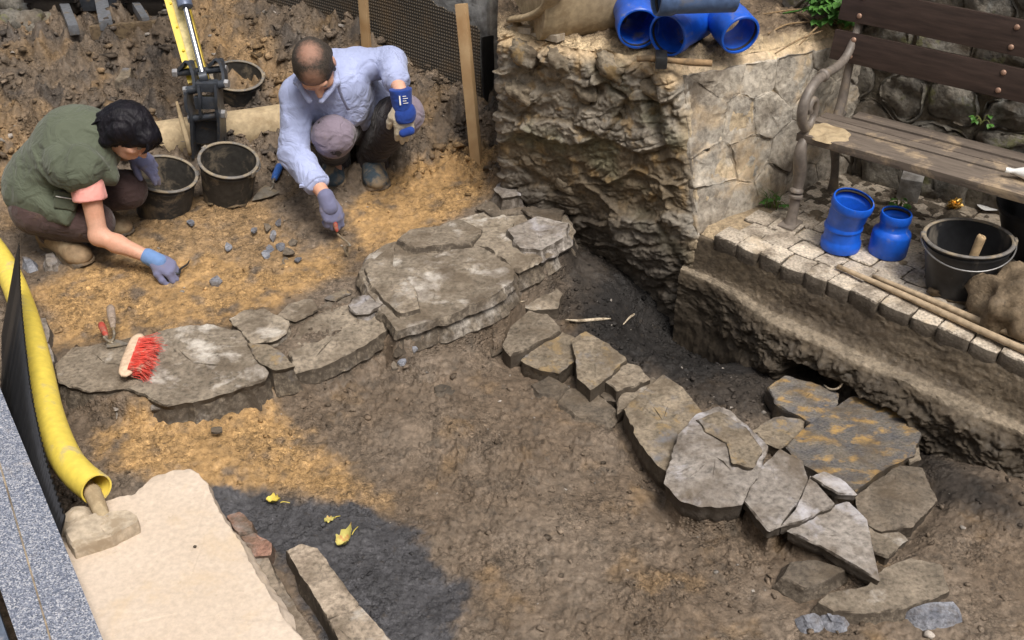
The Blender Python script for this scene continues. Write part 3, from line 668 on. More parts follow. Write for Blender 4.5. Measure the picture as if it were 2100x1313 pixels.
# ------------------------------------------------------------------ eroded wall stump (dug face, dressed face) and what carries the bench
ZW = 1.0
At, Ct, Bt = P(1020, 78, ZW), P(1408, 140, ZW), P(1752, 76, ZW)
Ab, Cb = P(1052, 408, .2), P(1462, 478, ZP)
Bb = Cb+(P(1580, 425, ZP)-Cb)*2.3; Cb0 = P(1490, 640, 0.0)
def wall_sheet():
    top = [A(-0.02, 5.9, ZW), At, Ct, Bt+unit(Bt-Ct)*0.25]; bot = [A(0.06, 5.9, 0), A(Ab[0], Ab[1], 0), A(*Cb[:2], 0), A(*(Bb+unit(Bb-Cb)*0.25)[:2], 0)]
    cum = [0, 1.3, 1.3+np.linalg.norm(Ct-At), 1.3+np.linalg.norm(Ct-At)+np.linalg.norm(Bt-Ct)+0.25]
    nc, nr = 520, 300; u = np.concatenate([np.linspace(0, 1.1, 40, endpoint=False), np.linspace(1.1, cum[3], nc-40)]); zz = np.linspace(-0.25, ZW+0.012, nr)
    def path(p, s): return np.column_stack([np.interp(s, cum, [q[k] for q in p]) for k in range(2)])
    tp, bp = path(top, u), path(bot, u); f = (zz/ZW)[:, None, None]
    XY = bp[None]*(1-f)+tp[None]*f; U = np.repeat(u[None], nr, 0); Z = np.repeat(zz[:, None], nc, 1)
    T = np.gradient(XY, axis=1); T /= np.linalg.norm(T, axis=2)[..., None]+1e-9; N = np.stack([T[..., 1], -T[..., 0]], 2)
    uu, z, xy, nn = U.ravel(), Z.ravel(), XY.reshape(-1, 2), N.reshape(-1, 2)
    rough_w = sstep(cum[2]+0.03, cum[2]-0.06, uu)                      # 1 on the dug face, 0 on the dressed face
    q = np.column_stack([uu, z, 0*z]); wx = uu+0.35*z+0.06*fbm(q, 5, 3, seed=61); wz = z*1.7-0.55*(uu-1.3)+0.05*fbm(q, 6, 3, seed=62)
    f1, f2, hc = worley2(wx, wz, 3.8, 11); g1, g2, gc = worley2(wx+.3, wz*1.2, 10.0, 12); k1, k2, kc = worley2(wx, wz, 26, 13)
    edge = sstep(0.0, 0.16, f2-f1); edge2 = sstep(0.0, 0.22, g2-g1)
    d = (0.060*(hc-0.45)*edge+0.030*(gc-0.4)*edge2+0.034*fbm(q, 2.6, 4, seed=63)+0.016*fbm(q, 8, 4, seed=64, ridged=True)+0.008*np.clip(1-1.5*k1, 0, 1)*kc+0.007*fbm(q, 40, 3, .6, seed=65, ridged=True)+0.003*fbm(q, 100, 2, seed=66))
    d -= 0.045*sstep(0.30, -0.05, z)                                   # undercut foot
    d += -0.05*sstep(0.05, 0.0, np.abs(uu-cum[2]+0.14+0.1*(z-.8)))*sstep(0.62, 0.75, z)*sstep(1.0, .93, z)
    ds = 0.010*fbm(q, 4, 4, seed=67)+0.006*fbm(q, 20, 3, seed=68)-0.012
    tuck = sstep(1.25, 1.32, uu)
    disp = rough_w*d*np.clip(tuck+0.3, 0, 1)+(1-rough_w)*ds
    x = xy[:, 0]+nn[:, 0]*disp; y = xy[:, 1]+nn[:, 1]*disp
    zt = z+rough_w*0.02*fbm(q, 7, 3, seed=69)*(z > .02)
    rnd = sstep(ZW-0.05, ZW+0.01, z); x -= nn[:, 0]*0.035*rnd*rnd; y -= nn[:, 1]*0.035*rnd*rnd
    # colours of rubble, lime mortar, earth, painted foot shade; dressed face buff and grey
    m = fbm(q, 4, 4, seed=71)[:, None]; m2 = fbm(q, 15, 4, seed=72)[:, None]
    earth = A(.155, .120, .078); rock = A(.235, .205, .165); lime = A(.36, .315, .25); foot_shade = A(.058, .049, .041)
    c = earth+(rock-earth)*(edge*(hc > 0.4))[:, None]; c = c+(lime-c)*0.6*sstep(0.1, 0.4, m)*sstep(0.4, 0.8, z)[:, None]; c = c+(A(.30, .20, .09)-c)*0.65*sstep(0.1, 0.35, m2)*sstep(0.2, .5, z)[:, None]
    c = c+(A(.15, .15, .09)-c)*0.5*sstep(0.05, 0.4, -m)
    c = c+(foot_shade-c)*(0.8*sstep(0.56, 0.18, z+0.15*m[:, 0]+0.16*(uu-1.6)))[:, None]  # shade painted into the colour: dug face darkens towards the foot
    buff = A(.50, .40, .27); grey = A(.42, .395, .35); cs = buff+(grey-buff)*sstep(-0.15, 0.2, m+0.3*m2)
    c = c*rough_w[:, None]+cs*(1-rough_w)[:, None]; c = c+(A(.55, .41, .25)-c)*(0.8*sstep(0.945, 0.99, z+0.05*m[:, 0]))[:, None]
    return np.column_stack([x, y, zt]), grid_faces(nr, nc), np.clip(c, .01, 1)
WALL = thing('stone_wall', A(.45, 4.4, 0), 'broken stump of a rubble wall, one side dug raw, the other dressed, below the blue pipes', 'wall')
_v, _f, _c = wall_sheet(); obj('wall_core', _v, _f, M['wall_soil'], WALL, True, colors=_c)
def on_wall(px, py):
    """point of the dug face seen at a pixel"""
    o = A(0, 0, CAM_H); r = unit(P(px, py, 0)-o); n = np.cross(Ct-At, Ab-At); t = np.dot(At-o, n)/np.dot(r, n); return o+r*t
nW = unit(np.cross(Ct-At, A(0, 0, 1))); nW = nW if nW[1] < 0 else -nW; tW = unit(Ct-At)
for i, (px, py, sx, sy, sz) in enumerate([(1210,185,.055,.06,.045),(1075,185,.06,.07,.04),(1180,262,.045,.06,.035),(1150,120,.06,.05,.04),(1255,135,.07,.05,.05),(1345,180,.06,.05,.04),(1290,330,.075,.05,.028),
      (1230,300,.06,.05,.02),(1120,330,.07,.05,.05),(1170,370,.08,.06,.05),(1290,400,.09,.06,.05),(1340,300,.07,.04,.05),(1360,440,.10,.06,.045),(1250,470,.08,.06,.045),(1330,500,.09,.06,.03),(1220,525,.11,.08,.018),
      (1270,560,.12,.07,.02),(1400,510,.08,.06,.04),(1440,480,.06,.06,.05),(1300,230,.05,.04,.04),(1100,250,.05,.05,.03),(1390,240,.06,.05,.05),(1080,110,.06,.05,.05),(1370,580,.09,.05,.03),(1455,560,.09,.10,.06),(1478,610,.08,.12,.07),(1425,600,.08,.08,.05),(1490,660,.07,.10,.05)]):
    b = on_wall(px, py); v, f = blob(b-nW*0.0+nW*0.012, (sx, sy, sz), ax=(tW+A(0, 0, -.35), nW, A(0, 0, 1)), n=3, noise=0.35, freq=7, seed=i*2.3+1)
    obj('stone', v, f, M['wall_rock'], WALL, True)
# dressed face: stones in mortar
Uf = unit(Bt-Ct+Bb-Cb); Vf0 = (Ct+Bt)/2-(Cb+Bb)/2; Vf = unit(Vf0-np.dot(Vf0, Uf)*Uf); Nf = np.cross(Uf, Vf); Nf = Nf if Nf[1] < 0 else -Nf
Lf, Hf = np.linalg.norm(Bb-Cb)+0.25, np.linalg.norm(Vf0)*1.0
_Bt2 = Bt+unit(Bt-Ct)*0.25; _Bb2 = Bb+unit(Bb-Cb)*0.25; _zs = A(*Cb[:2], 0); _zb = A(*_Bb2[:2], 0)
def face_map(v):
    s = (v[:, 0]/Lf)[:, None]; z = (ZP-0.02+v[:, 1]/Hf*(ZW-ZP+0.01))[:, None]; t = z/ZW
    bot = _zs+(_zb-_zs)*s; top = A(*Ct[:2], 0)+(A(*_Bt2[:2], 0)-A(*Ct[:2], 0))*s; p = bot*(1-t)+top*t; p[:, 2] = z[:, 0]; return p+Nf*v[:, 2:3]
_s = []
for r in range(4):
    for cidx in range(5): _s.append(A((cidx+0.5*(r % 2)+rng.uniform(.0, .8))*0.185, (r+rng.uniform(.1, .9))*Hf/4))
for k, c in enumerate(voronoi_cells(_s, [(-0.01, -0.02), (Lf, -0.02), (Lf, Hf-0.02), (-0.01, Hf-0.02)], 0.003)):
    v, f = slab(c, 0.000, 0.05, jit=0.012, rough=0.009, layers=2, bev=0.003, seed=k*1.3, fr=face_map, splay=0.0, lay_amp=0.2)
    obj('stone', v, [tuple(reversed(q)) for q in f] if np.dot(np.cross(Uf, A(0, 0, 1)), Nf) < 0 else f, M['face_stone'], WALL, True)
# earth behind the wall top
def terrace_soil():
    nr, nc = 150, 260; s = np.linspace(-0.02, 1.02, nc); t = np.linspace(0, 1, nr)
    fx = np.interp(s, [-0.02, 0.5, 1.02], [At[0]-.0, Ct[0]-0.01, Bt[0]+0.35]); fy = np.interp(s, [-0.02, 0.5, 1.02], [At[1]+.025, Ct[1]+0.03, Bt[1]+0.22])
    bx = np.interp(s, [-.02, 1.02], [At[0], 4.6]); by = np.interp(s, [-.02, 1.02], [6.2, 6.2])
    t3 = (t**1.7)[:, None]; X = fx*(1-t3)+bx*t3; Y = fy*(1-t3)+by*t3; x, y = X.ravel(), Y.ravel(); q = np.column_stack([x, y, 0*x])
    g1, _, gc = worley2(x, y, 22, 5); e = np.repeat(sstep(0, 0.16, t)[:, None], nc, 1).ravel()
    z = ZW-0.003+0.03*e+0.012*fbm(q, 9, 4, seed=81)+e*(0.03*np.clip(1-1.5*g1, 0, 1)*gc+0.02*fbm(q, 20, 3, seed=82, ridged=True)+0.03*fbm(q, 2, 2, seed=83))+0.05*np.clip(y-4.6, 0, 2)
    m = fbm(q, 6, 4, seed=84)[:, None]; c = A(.125, .09, .06)+(A(.21, .155, .10)-A(.125, .09, .06))*sstep(-.3, .4, m)
    rim = (1-sstep(0.05, 0.22, np.repeat(t[:, None], nc, 1).ravel()+0.12*m[:, 0]))[:, None]; c = c+(A(.52, .40, .25)-c)*rim
    tag(obj('soil_bank', np.column_stack([x, y, z]), grid_faces(nr, nc), M['soil'], None, True, loc=(0, 0, 0), colors=c), 'trodden brown soil on top of the wall stump behind the blue pipes', 'soil', kind='structure')
    return x, y, z
terrace_soil()

# ------------------------------------------------------------------ cobbled terrace, its cut side and ledge
def edge_pt(s, d, z): return E0+ED*s-EB*d+A(0, 0, z-ZP)
def trench_side():
    prof = catmull(np.array([(-.12, .335), (-.07, .325), (-.022, .322), (-.004, .29), (.012, .24), (.024, .202), (.044, .182), (.070, .173), (.098, .168), (.112, .160), (.122, .135), (.129, .10), (.133, .07), (.136, .045), (.139, .02), (.144, -.01), (.15, -.06), (.155, -.2)]), 9)
    ns = 520; s = np.linspace(-0.16, 2.3, ns); n = len(prof); D = np.repeat(prof[:, 0][:, None], ns, 1); Z = np.repeat(prof[:, 1][:, None], ns, 1); S = np.repeat(s[None], n, 0)
    d, z, ss = D.ravel(), Z.ravel(), S.ravel(); q = np.column_stack([ss, d*1.5, z*1.5]); g1, g2, gc = worley2(ss, z*1.5+d, 15, 21)
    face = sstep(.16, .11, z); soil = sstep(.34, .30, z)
    amp = 0.010*soil+0.034*face; void = sstep(.42, .52, ss)*sstep(.98, .88, ss)*sstep(.075, .045, z+.02*fbm(np.column_stack([ss, 0*ss, 0*ss]), 6, 3, seed=97)); d = d-0.20*void
    dd = d+amp*fbm(q, 5, 4, seed=91)*1.4+(0.007*soil+0.022*face)*fbm(q, 18, 4, .6, seed=92, ridged=True)+(face+.15*soil)*0.026*np.clip(1-1.5*g1, 0, 1)*gc
    dd = np.where(dd > -.02, -.02+(dd+.02)*(0.30+0.70*sstep(-.06, .42, ss+.05*fbm(q, 3, 2, seed=99))), dd)
    lw = 0.03*fbm(np.column_stack([ss, 0*ss, 0*ss]), 2.5, 3, seed=93); dd += lw*sstep(.085, .125, d)*(z > .1)
    zz = z+(0.012*fbm(q, 6, 3, seed=94)+0.008*fbm(q, 25, 3, seed=98, ridged=True))*soil+0.03*fbm(np.column_stack([ss, 0*ss, 0*ss]), 3.0, 3, seed=95)*face
    pt = E0[None, :2]+ss[:, None]*ED[:2]-dd[:, None]*EB[:2]
    m = fbm(q, 5, 4, seed=96)[:, None]; led = (sstep(.05, .066, d)*sstep(.15, .165, z))[:, None]
    c = A(.080, .062, .044)+(A(.125, .098, .068)-A(.080, .062, .044))*sstep(-.3, .3, m); c = c+(A(.235, .193, .142)-c)*led*(0.75+0.25*sstep(-.2, .2, m))
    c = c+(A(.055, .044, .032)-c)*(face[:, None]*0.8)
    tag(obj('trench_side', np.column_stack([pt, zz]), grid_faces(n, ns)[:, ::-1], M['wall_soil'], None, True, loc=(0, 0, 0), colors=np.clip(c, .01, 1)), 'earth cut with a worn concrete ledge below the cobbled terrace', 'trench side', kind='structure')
trench_side()
PAVE = thing('pavement', edge_pt(0.6, -0.4, ZP), 'terrace of small squared stone setts under the bench', 'pavement', kind='structure')
def pave_bed():
    nr, nc = 130, 260; s = np.linspace(-0.25, 2.4, nc); t = np.linspace(0.03, 1.3, nr); S, T = np.meshgrid(s, t); ss, tt = S.ravel(), T.ravel()
    pt = E0[None, :2]+ss[:, None]*ED[:2]+tt[:, None]*EB[:2]; q = np.column_stack([pt, 0*ss]); g1, _, gc = worley2(pt[:, 0], pt[:, 1], 25, 31)
    back = sstep(0.16, 0.55, tt+0.1*fbm(q, 3, 3, seed=101))
    z = ZP-0.013+0.006*fbm(q, 9, 3, seed=102)+back*(0.006+0.020*np.clip(fbm(q, 5, 4, seed=103), -.2, 1)+0.02*np.clip(1-1.5*g1, 0, 1)*(gc > .6))
    z = z-0.03*sstep(0.07, 0.03, tt)
    c = A(.33, .255, .165)+(A(.085, .07, .055)-A(.33, .255, .165))*back[:, None]*0.9
    obj('bedding', np.column_stack([pt, z]), grid_faces(nr, nc), M['soil'], PAVE, True, colors=c)
pave_bed()
def sett_mesh(k):
    w = 0.5; pl = [(-w, -w), (0, -w*1.05), (w, -w), (w*1.05, 0), (w, w), (0, w*1.04), (-w, w), (-w*1.04, 0)]
    return slab(np.array(pl)*0.110, 0, 0.085, jit=0.005, rough=0.003, layers=2, bev=0.006, seed=k*2.7+.5, n=24, dome=0.002, splay=-0.004, lay_amp=0.4)
SETTS = []
for k in range(7):
    v, f = sett_mesh(k); SETTS.append(mesh_data('sett', v, f, M['sett']))
for r in range(9):
    s = -0.04+0.045*(r % 2)+rng.uniform(0, .02); 
    while s < 1.75:
        wd = rng.uniform(.092, .128)
        o = bpy.data.objects.new('sett', SETTS[rng.integers(7)]); COL.objects.link(o); o.parent = PAVE
        p = edge_pt(s+wd/2, -(0.052+0.110*r+rng.uniform(-.005, .005))-(0.006 if r == 0 else 0), ZP+rng.uniform(-.005, .004)); o.location = tuple(p-np.array(PAVE.location))
        o.rotation_euler = (rng.uniform(-.05, .05), rng.uniform(-.05, .05), math.atan2(ED[1], ED[0])+rng.uniform(-.07, .07)); o.scale = (wd/0.112, rng.uniform(.94, 1.04), 1)
        s += wd+rng.uniform(.001, .006)
# ------------------------------------------------------------------ excavated foundation: slate slabs
LEFTW = thing('stone_foundation', P(600, 700, .1), 'low foundation of wide flat slate slabs between red brush and rubble wall stump', 'foundation')
RIGHTW = thing('stone_foundation', P(1500, 950, .0), 'curved row of slate stones and slabs running below the cobbled terrace edge', 'foundation')
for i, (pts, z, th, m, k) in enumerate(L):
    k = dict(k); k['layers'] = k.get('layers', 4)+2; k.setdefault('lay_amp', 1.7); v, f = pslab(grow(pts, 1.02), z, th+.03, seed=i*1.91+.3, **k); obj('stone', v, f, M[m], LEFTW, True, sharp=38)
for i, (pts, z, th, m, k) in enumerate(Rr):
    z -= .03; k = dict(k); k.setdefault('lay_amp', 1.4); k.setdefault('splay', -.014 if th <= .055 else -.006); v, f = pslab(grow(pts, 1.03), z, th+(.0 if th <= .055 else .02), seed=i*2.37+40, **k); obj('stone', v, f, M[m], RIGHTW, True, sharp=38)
loose = [
 ('stone_slab', [(1602,1182),(1620,1150),(1680,1148),(1737,1165),(1702,1190),(1650,1207)], .025, .05, 'slate_dark', 'dark flat slate lying under the overhanging pale triangular slab', 'stone'),
 ('stone_slab', [(1678,1232),(1700,1215),(1780,1200),(1812,1163),(1870,1143),(1932,1155),(1947,1210),(1880,1242),(1790,1257),(1710,1252)], .035, .06, 'slate', 'long crescent of grey slate at the near end of the curved stone row', 'stone'),
 ('stone_fragment', [(1868,1247),(1900,1235),(1962,1232),(1967,1262),(1900,1272)], .035, .03, 'slate_blue', 'blue grey slate splinter in the mud at the lower right corner', 'stone'),
 ('stone_fragment', [(1645,1262),(1675,1255),(1680,1275),(1655,1280)], .015, .02, 'slate_blue', 'small pale chip in front of the crescent slate, left of the other chip', 'stone'),
 ('stone_fragment', [(1695,1258),(1735,1265),(1730,1280),(1705,1275)], .015, .02, 'slate_blue', 'small pale chip touching the near side of the crescent slate', 'stone'),
 ('stone_slab', [(1090,787),(1125,770),(1168,790),(1142,806),(1105,804)], .025, .03, 'slate_dark', 'small oval slate flat in the mud before the curved stone row', 'stone'),
 ('stone_slab', [(1143,822),(1165,795),(1217,800),(1268,840),(1242,862),(1180,852)], .012, .03, 'slate_dark', 'flat dark slate sunk flush in the mud beside the small oval slate', 'stone'),
 ('stone', [(235,165),(252,138),(270,140),(266,158),(245,168)], .36, .05, 'slate_warm', 'pale upright stone chip on the spoil heap left of the yellow arm', 'stone'),
 ('stone', [(150,212),(175,200),(182,220),(160,228)], .34, .07, 'slate_dark', 'grey lump of stone on the spoil above the crouching woman in the green vest', 'stone'),
 ('stone', [(70,655),(92,648),(102,675),(98,700),(78,690)], .17, .06, 'slate_pale', 'white stone wedged between yellow pipe and clay, upper of two', 'stone'),
 ('stone', [(78,705),(100,700),(112,735),(105,760),(85,745)], .16, .06, 'slate_pale', 'pale stone wedged between yellow pipe and clay, lower of two', 'stone'),
 ('stone', [(92,520),(110,516),(118,535),(104,545),(94,540)], .18, .03, 'slate_pale', 'white chip in front of the near hiking boot', 'stone'),
 ('stone', [(45,525),(62,528),(70,540),(55,545)], .17, .03, 'slate_blue', 'bluish chip beside the black ribbed membrane and hiking boot', 'stone'),
 ('stone', [(888,792),(905,786),(926,791),(912,802),(894,804)], .035, .015, 'slate_dark', 'thin dark blue slate flake in the middle of the muddy floor', 'stone'),
 ('stone', [(1735,770),(1765,770),(1772,795),(1745,800)], .02, .05, 'slate_dark', 'brown stone in the dark hollow behind the ochre stained slab', 'stone'),
]
for i, (nm, pts, z, th, m, lab, cat) in enumerate(loose):
    g = P(*np.mean(pts, 0), z)
    if i >= 7: z = max(z, float(terrain_z(g[0], g[1])[0])+th*0.5)
    v, f = pslab(pts, z, th, seed=i*3.1+90, rough=.004, jit=(.008 if i in (0, 1, 6) else .003), lay_amp=(1.0 if i in (0, 1, 6) else .25), n=(None if i in (0, 1, 6) else 18)); tag(obj(nm, v, f, M[m], None, True, sharp=38), lab, cat)
# flakes of slate between the two diggers
for i, (px, py, r, tilt) in enumerate([(548,465,18,.4),(560,480,20,.8),(575,505,24,.3),(590,515,22,.2),(555,510,20,.1),(610,530,18,-.3),(600,498,16,.6),(572,455,14,.9),(545,520,16,.2),(585,535,15,.3),(520,470,13,.2),(470,505,18,.2),(690,470,11,.3),(390,455,14,.1),(440,575,26,.05),(445,880,22,.1),(825,740,16,.4),(850,715,14,.2),(810,750,15,.6)]):
    a = rng.random()*6.28; n = 6; p = [(px+r*.62*(0.45+.75*rng.random())*math.cos(a+k*1.047), py+r*0.45*(0.45+.75*rng.random())*math.sin(a+k*1.047)) for k in range(n)]
    g = P(px, py, .14 if py < 700 else .03); z = float(terrain_z(g[0], g[1])[0])+0.008
    v, f = slab(px_poly(p, z), z, 0.006, jit=0, rough=.0008, layers=1, bev=.0015, n=12, lay_amp=0, tilt=(tilt*rng.choice([-1, 1])*.5, tilt*.5), seed=i+200, splay=0)
    tag(obj('slate_flake', v, f, M['slate_blue' if i % 3 else 'slate_dark'], None, False), {11: 'lone slate flake left of the flake cluster between the two diggers', 12: 'tiny slate flake on the clay just left of the grey trowel glove', 13: 'slate flake on the clay right in front of the buckets', 14: 'flat slate flake on the clay right of the scraper hand', 15: 'slate flake on the ochre clay in front of the slab with the brush'}.get(i, 'slate flake in the loose cluster on the clay between the two diggers' if i < 11 else 'slate flake in the mud at the foot of the big layered slab'), 'slate flake', 'slate flakes strewn over the floor of the dig')
# earth lump and bench-side rubble wall
BZ = ZP+0.40; BF0, BF1 = P(1637, 270, BZ), P(2100, 396, BZ); BD = unit(BF1-BF0); BN = A(-BD[1], BD[0], 0); BN = BN if BN[1] > 0 else -BN
RW = thing('stone_wall', BF0+BN*0.66+BD*1.0-A(0, 0, BF0[2]-ZP), 'rubble stone wall standing close behind the bench', 'wall')
RO = A(*(BF0+BN*0.62)[:2], ZP-0.05)
def rear_core():
    nr, nc = 150, 260; s = np.linspace(-0.42, 2.6, nc); t = np.linspace(0, 2.5, nr); S, T = np.meshgrid(s, t); q = np.column_stack([S.ravel(), T.ravel(), 0*S.ravel()])
    d = 0.02*fbm(q, 5, 4, seed=111)+0.008*fbm(q, 30, 3, seed=112)
    return RO+q[:, :1]*BD+q[:, 1:2]*A(0, 0, 1)+(BN*d[:, None]), grid_faces(nr, nc)
v, f = rear_core(); obj('mortar', v, f, M['rubble_mortar'], RW, True)
_s = []
for r in range(9):
    for c in range(12): _s.append(A(-0.40+(c+0.5*(r % 2)+rng.uniform(.1, .8))*0.245, (r+rng.uniform(.15, .8))*0.20))
for k, c in enumerate(voronoi_cells(_s, [(-.42, -.02), (2.6, -.02), (2.6, 1.9), (-.42, 1.9)], 0.016)):
    if np.ptp(c[:, 0]) < .06 or np.ptp(c[:, 1]) < .05: continue
    ce = c.mean(0); c2 = ce+(c-ce)*rng.uniform(.95, 1.04); pl = outline(c2, 26, 0.016, k); pl = (pl+np.roll(pl, 1, 0)+np.roll(pl, -1, 0))/3
    v, f = slab(pl, 0.004+rng.uniform(0, .03), 0.06, jit=0.010, rough=0.022, layers=2, bev=0.012, dome=0.016, seed=k*1.7+300, fr=(RO, BD, A(0, 0, 1), -BN), splay=0, n=30)
    obj('stone', v, f, M['rubble'], RW, True)
v, f = blob(P(2085, 640, ZP+.04)+A(0, 0, .02), (.145, .13, .135), n=4, noise=.30, freq=6, seed=4.4); v[:, 2] = np.maximum(v[:, 2], ZP-.01)
N_ = len(v); v = v+unit(A(0, 0, 1))*0; v += 0.012*fbm(v, 22, 3, seed=9)[:, None]*A(1, 1, 1)
cc = A(.16, .12, .078)*(1+0.4*fbm(v, 8, 3, seed=3)[:, None])
tag(obj('soil_lump', v, f, M['wall_soil'], None, True, colors=np.clip(cc, .02, 1)), 'big lump of brown earth on the setts right of the bucket with a wooden handle', 'soil lump')
# small litter: bones, roots, chips
def stick(name, pts, r, mat, lab, cat, group=None, smooth=5, seg=7):
    v, f = tube(pts, r, seg, smooth); return tag(obj(name, v, f, mat, None, True), lab, cat, group)
M['bone'] = plain('bone', (.52, .44, .33), .7, .3, MUD, .5, 25); M['root'] = plain('root', (.26, .18, .10), .85, .2, MUD, .5, 30)
def tz(px, py, z0, dz): g = P(px, py, z0); z = float(terrain_z(g[0], g[1])[0]); g = P(px, py, z); g[2] = z+dz; return g
stick('root', [tz(1160,660,0,.01), tz(1185,663,0,.012), tz(1205,662,0,.012), tz(1228,660,0,.012), tz(1252,658,0,.01)], [.003,.006,.007,.007,.003], M['bone'], 'pale straight root lying at the rim of the dark pit', 'root')
stick('root', [tz(1278,668,0,.006), tz(1290,658,0,.015), tz(1302,650,0,.02), tz(1300,645,0,.03)], [.002,.005,.006,.004], M['bone'], 'short pale forked root by the dark pit', 'root')
stick('root', [P(1022,633,.09), P(1035,626,.10), P(1050,622,.11), P(1075,618,.10)], [.002,.006,.004,.003], M['bone'], 'pale root end poking out under the big slab', 'root')
stick('root', [P(1690,790,.02), P(1702,798,.03), P(1718,797,.05), P(1728,785,.07), P(1735,765,.09)], [.003,.004,.004,.004,.002], M['bone'], 'thin white curled root hanging under the ledge', 'root')
# ------------------------------------------------------------------ bench
M['iron'] = plain('iron', (.17, .145, .125), .5, .5, (.28, .22, .155), .54, 14, .5)
M['bench_wood'] = (lambda: (lambda t: (t.color(t.mix(1.0, t.mix(t.ramp(t.noise(7, 6, .7, None, .4), [(.53, 0.0), (.66, .8)]), t.mix(t.rand(), (.125, .10, .082), (.165, .135, .11)), (.42, .32, .21)), t.ramp(t.noise(70, 5, .6, t.map2(-math.atan2(BD[1], BD[0]), (.15, 1, 1))), [(.3, .7), (.7, 1.25)]), 'MULTIPLY')), t.bump(t.noise(60, 4, .6, t.map2(-math.atan2(BD[1], BD[0]), (.12, 1, 1))), .6, .004), t.m)[-1])(NT('bench_wood', .75, .3)))()
M['bench_paint'] = (lambda: (lambda t: (t.color(t.mix(1.0, (.042, .027, .022), t.ramp(t.noise(60, 5, .6, t.map2(-math.atan2(BD[1], BD[0]), (.12, 1, 1))), [(.3, .65), (.7, 1.5)]), 'MULTIPLY')), t.bump(t.noise(90, 4, .6, t.map2(-math.atan2(BD[1], BD[0]), (.1, 1, 1))), .35, .002), t.m)[-1])(NT('bench_paint', .5, .4)))()
M['bolt'] = plain('bolt', (.34, .21, .15), .5, .5, metal=.3)
BO = A(*BF0[:2], ZP)+BD*0.0
def bp(s, n, z): return BO+BD*s+BN*n+A(0, 0, z)
BENCH = thing('park_bench', BO, 'park bench with dark brown backrest boards and scrolled cast iron arm', 'bench')
def bench_end(s):
    parts = []
    # legs, seat rail, arm with scroll, back upright
    fl = tube([bp(s, -.010, -.012), bp(s, -.004, .03), bp(s, .004, .10), bp(s, .012, .18), bp(s, .004, .25), bp(s, -.018, .31), bp(s, -.012, .355), bp(s, .02, .385), bp(s, .06, .385)], [.034, .024, .021, .023, .029, .026, .022, .018, .014], 12, 6)
    c1 = tube([bp(s, .000, .115), bp(s, .002, .122), bp(s, .003, .132), bp(s, .004, .139)], [.020, .030, .030, .020], 12)
    c2 = tube([bp(s, .001, .142), bp(s, .002, .147), bp(s, .003, .156), bp(s, .004, .163)], [.020, .028, .028, .020], 12)
    bl = tube([bp(s, .40, -.012), bp(s, .39, .06), bp(s, .37, .14), bp(s, .335, .22), bp(s, .31, .30), bp(s, .315, .37)], [.026, .019, .018, .020, .020, .018], 12, 6)
    rail = tube([bp(s, .02, .365), bp(s, .12, .352), bp(s, .24, .352), bp(s, .36, .37)], [.016]*4, 10, 4)
    up = tube([bp(s, .30, .36), bp(s, .325, .44), bp(s, .335, .55), bp(s, .355, .68), bp(s, .395, .85), bp(s, .415, .93), bp(s, .405, .955)], [.020, .020, .017, .016, .016, .016, .019], 12, 6)
    a = [bp(s, .375, .80), bp(s, .345, .70), bp(s, .295, .635), bp(s, .22, .612), bp(s, .10, .612), bp(s, .02, .602), bp(s, -.04, .565), bp(s, -.060, .515), bp(s, -.045, .460), bp(s, -.005, .425), bp(s, .035, .430), bp(s, .060, .465), bp(s, .052, .515), bp(s, .020, .533), bp(s, -.002, .510), bp(s, .006, .488)]
    arm = tube(a, [.015, .016, .017, .018, .018, .019, .020, .021, .020, .017, .015, .014, .014, .014, .014, .016], 12, 6)
    ring = tube([bp(s, .075, .612), bp(s, .083, .612), bp(s, .093, .612), bp(s, .10, .612)], [.018, .026, .026, .018], 12)
    foot = box(bp(s, -.01, .0), .07, .10, .02, (BD, BN, A(0, 0, 1)), .006)
    e = obj('end_frame', *join(rail, up, bl, tube([bp(s, .01, .36), bp(s, .0, .43)], .014, 10)), M['iron'], BENCH, True, sharp=50); obj('foot', *foot, M['iron'], e, True, sharp=50)
    obj('leg', *join(fl, c1, c2), M['iron'], e, True, sharp=50); obj('armrest', *join(arm, ring), M['iron'], e, True, sharp=50)
bench_end(0.03); bench_end(1.62)
zz = BZ-ZP
def plank(n0, n1, z0, z1, s0, s1, mat, name, lean=0.0):
    ny = A(*BN)+A(0, 0, lean); ax = (BD, unit(ny), unit(np.cross(BD, ny)) if np.cross(BD, ny)[2] > 0 else -unit(np.cross(BD, ny)))
    c = bp((s0+s1)/2, (n0+n1)/2, (z0+z1)/2); return obj(name, *box(c, s1-s0, n1-n0, z1-z0, ax, .004), mat, BENCH, True, sharp=30)
for n0, n1, s0 in ((-.015, .130, 0.0), (.139, .192, 0.0), (.201, .258, 0.0), (.275, .345, .10)): plank(n0, n1, zz-.034, zz+rng.uniform(-.002, .002), s0+rng.uniform(-.004, .004), 1.66, M['bench_wood'], 'seat_slat')
def back_board(zm, h, n):
    upv = unit(BN*0.18+A(0, 0, 1)); nn = unit(np.cross(BD, upv)); nn = nn if np.dot(nn, BN) < 0 else -nn
    b = obj('backrest_board', *box(bp(.80, n, zm), 1.70, h, .032, (BD, upv, nn), .005), M['bench_paint'], BENCH, True, sharp=30)
    for s in (.035, .62, 1.25):
        for dz in (-.28, .28):
            obj('bolt', *lathe([(.0001, .006), (.006, .0055), (.010, .003), (.011, 0)][::-1], bp(s, n, zm)+upv*h*dz+nn*.0165, nn, 12), M['bolt'], b, True)
back_board(.655, .118, .335); back_board(.815, .128, .362)

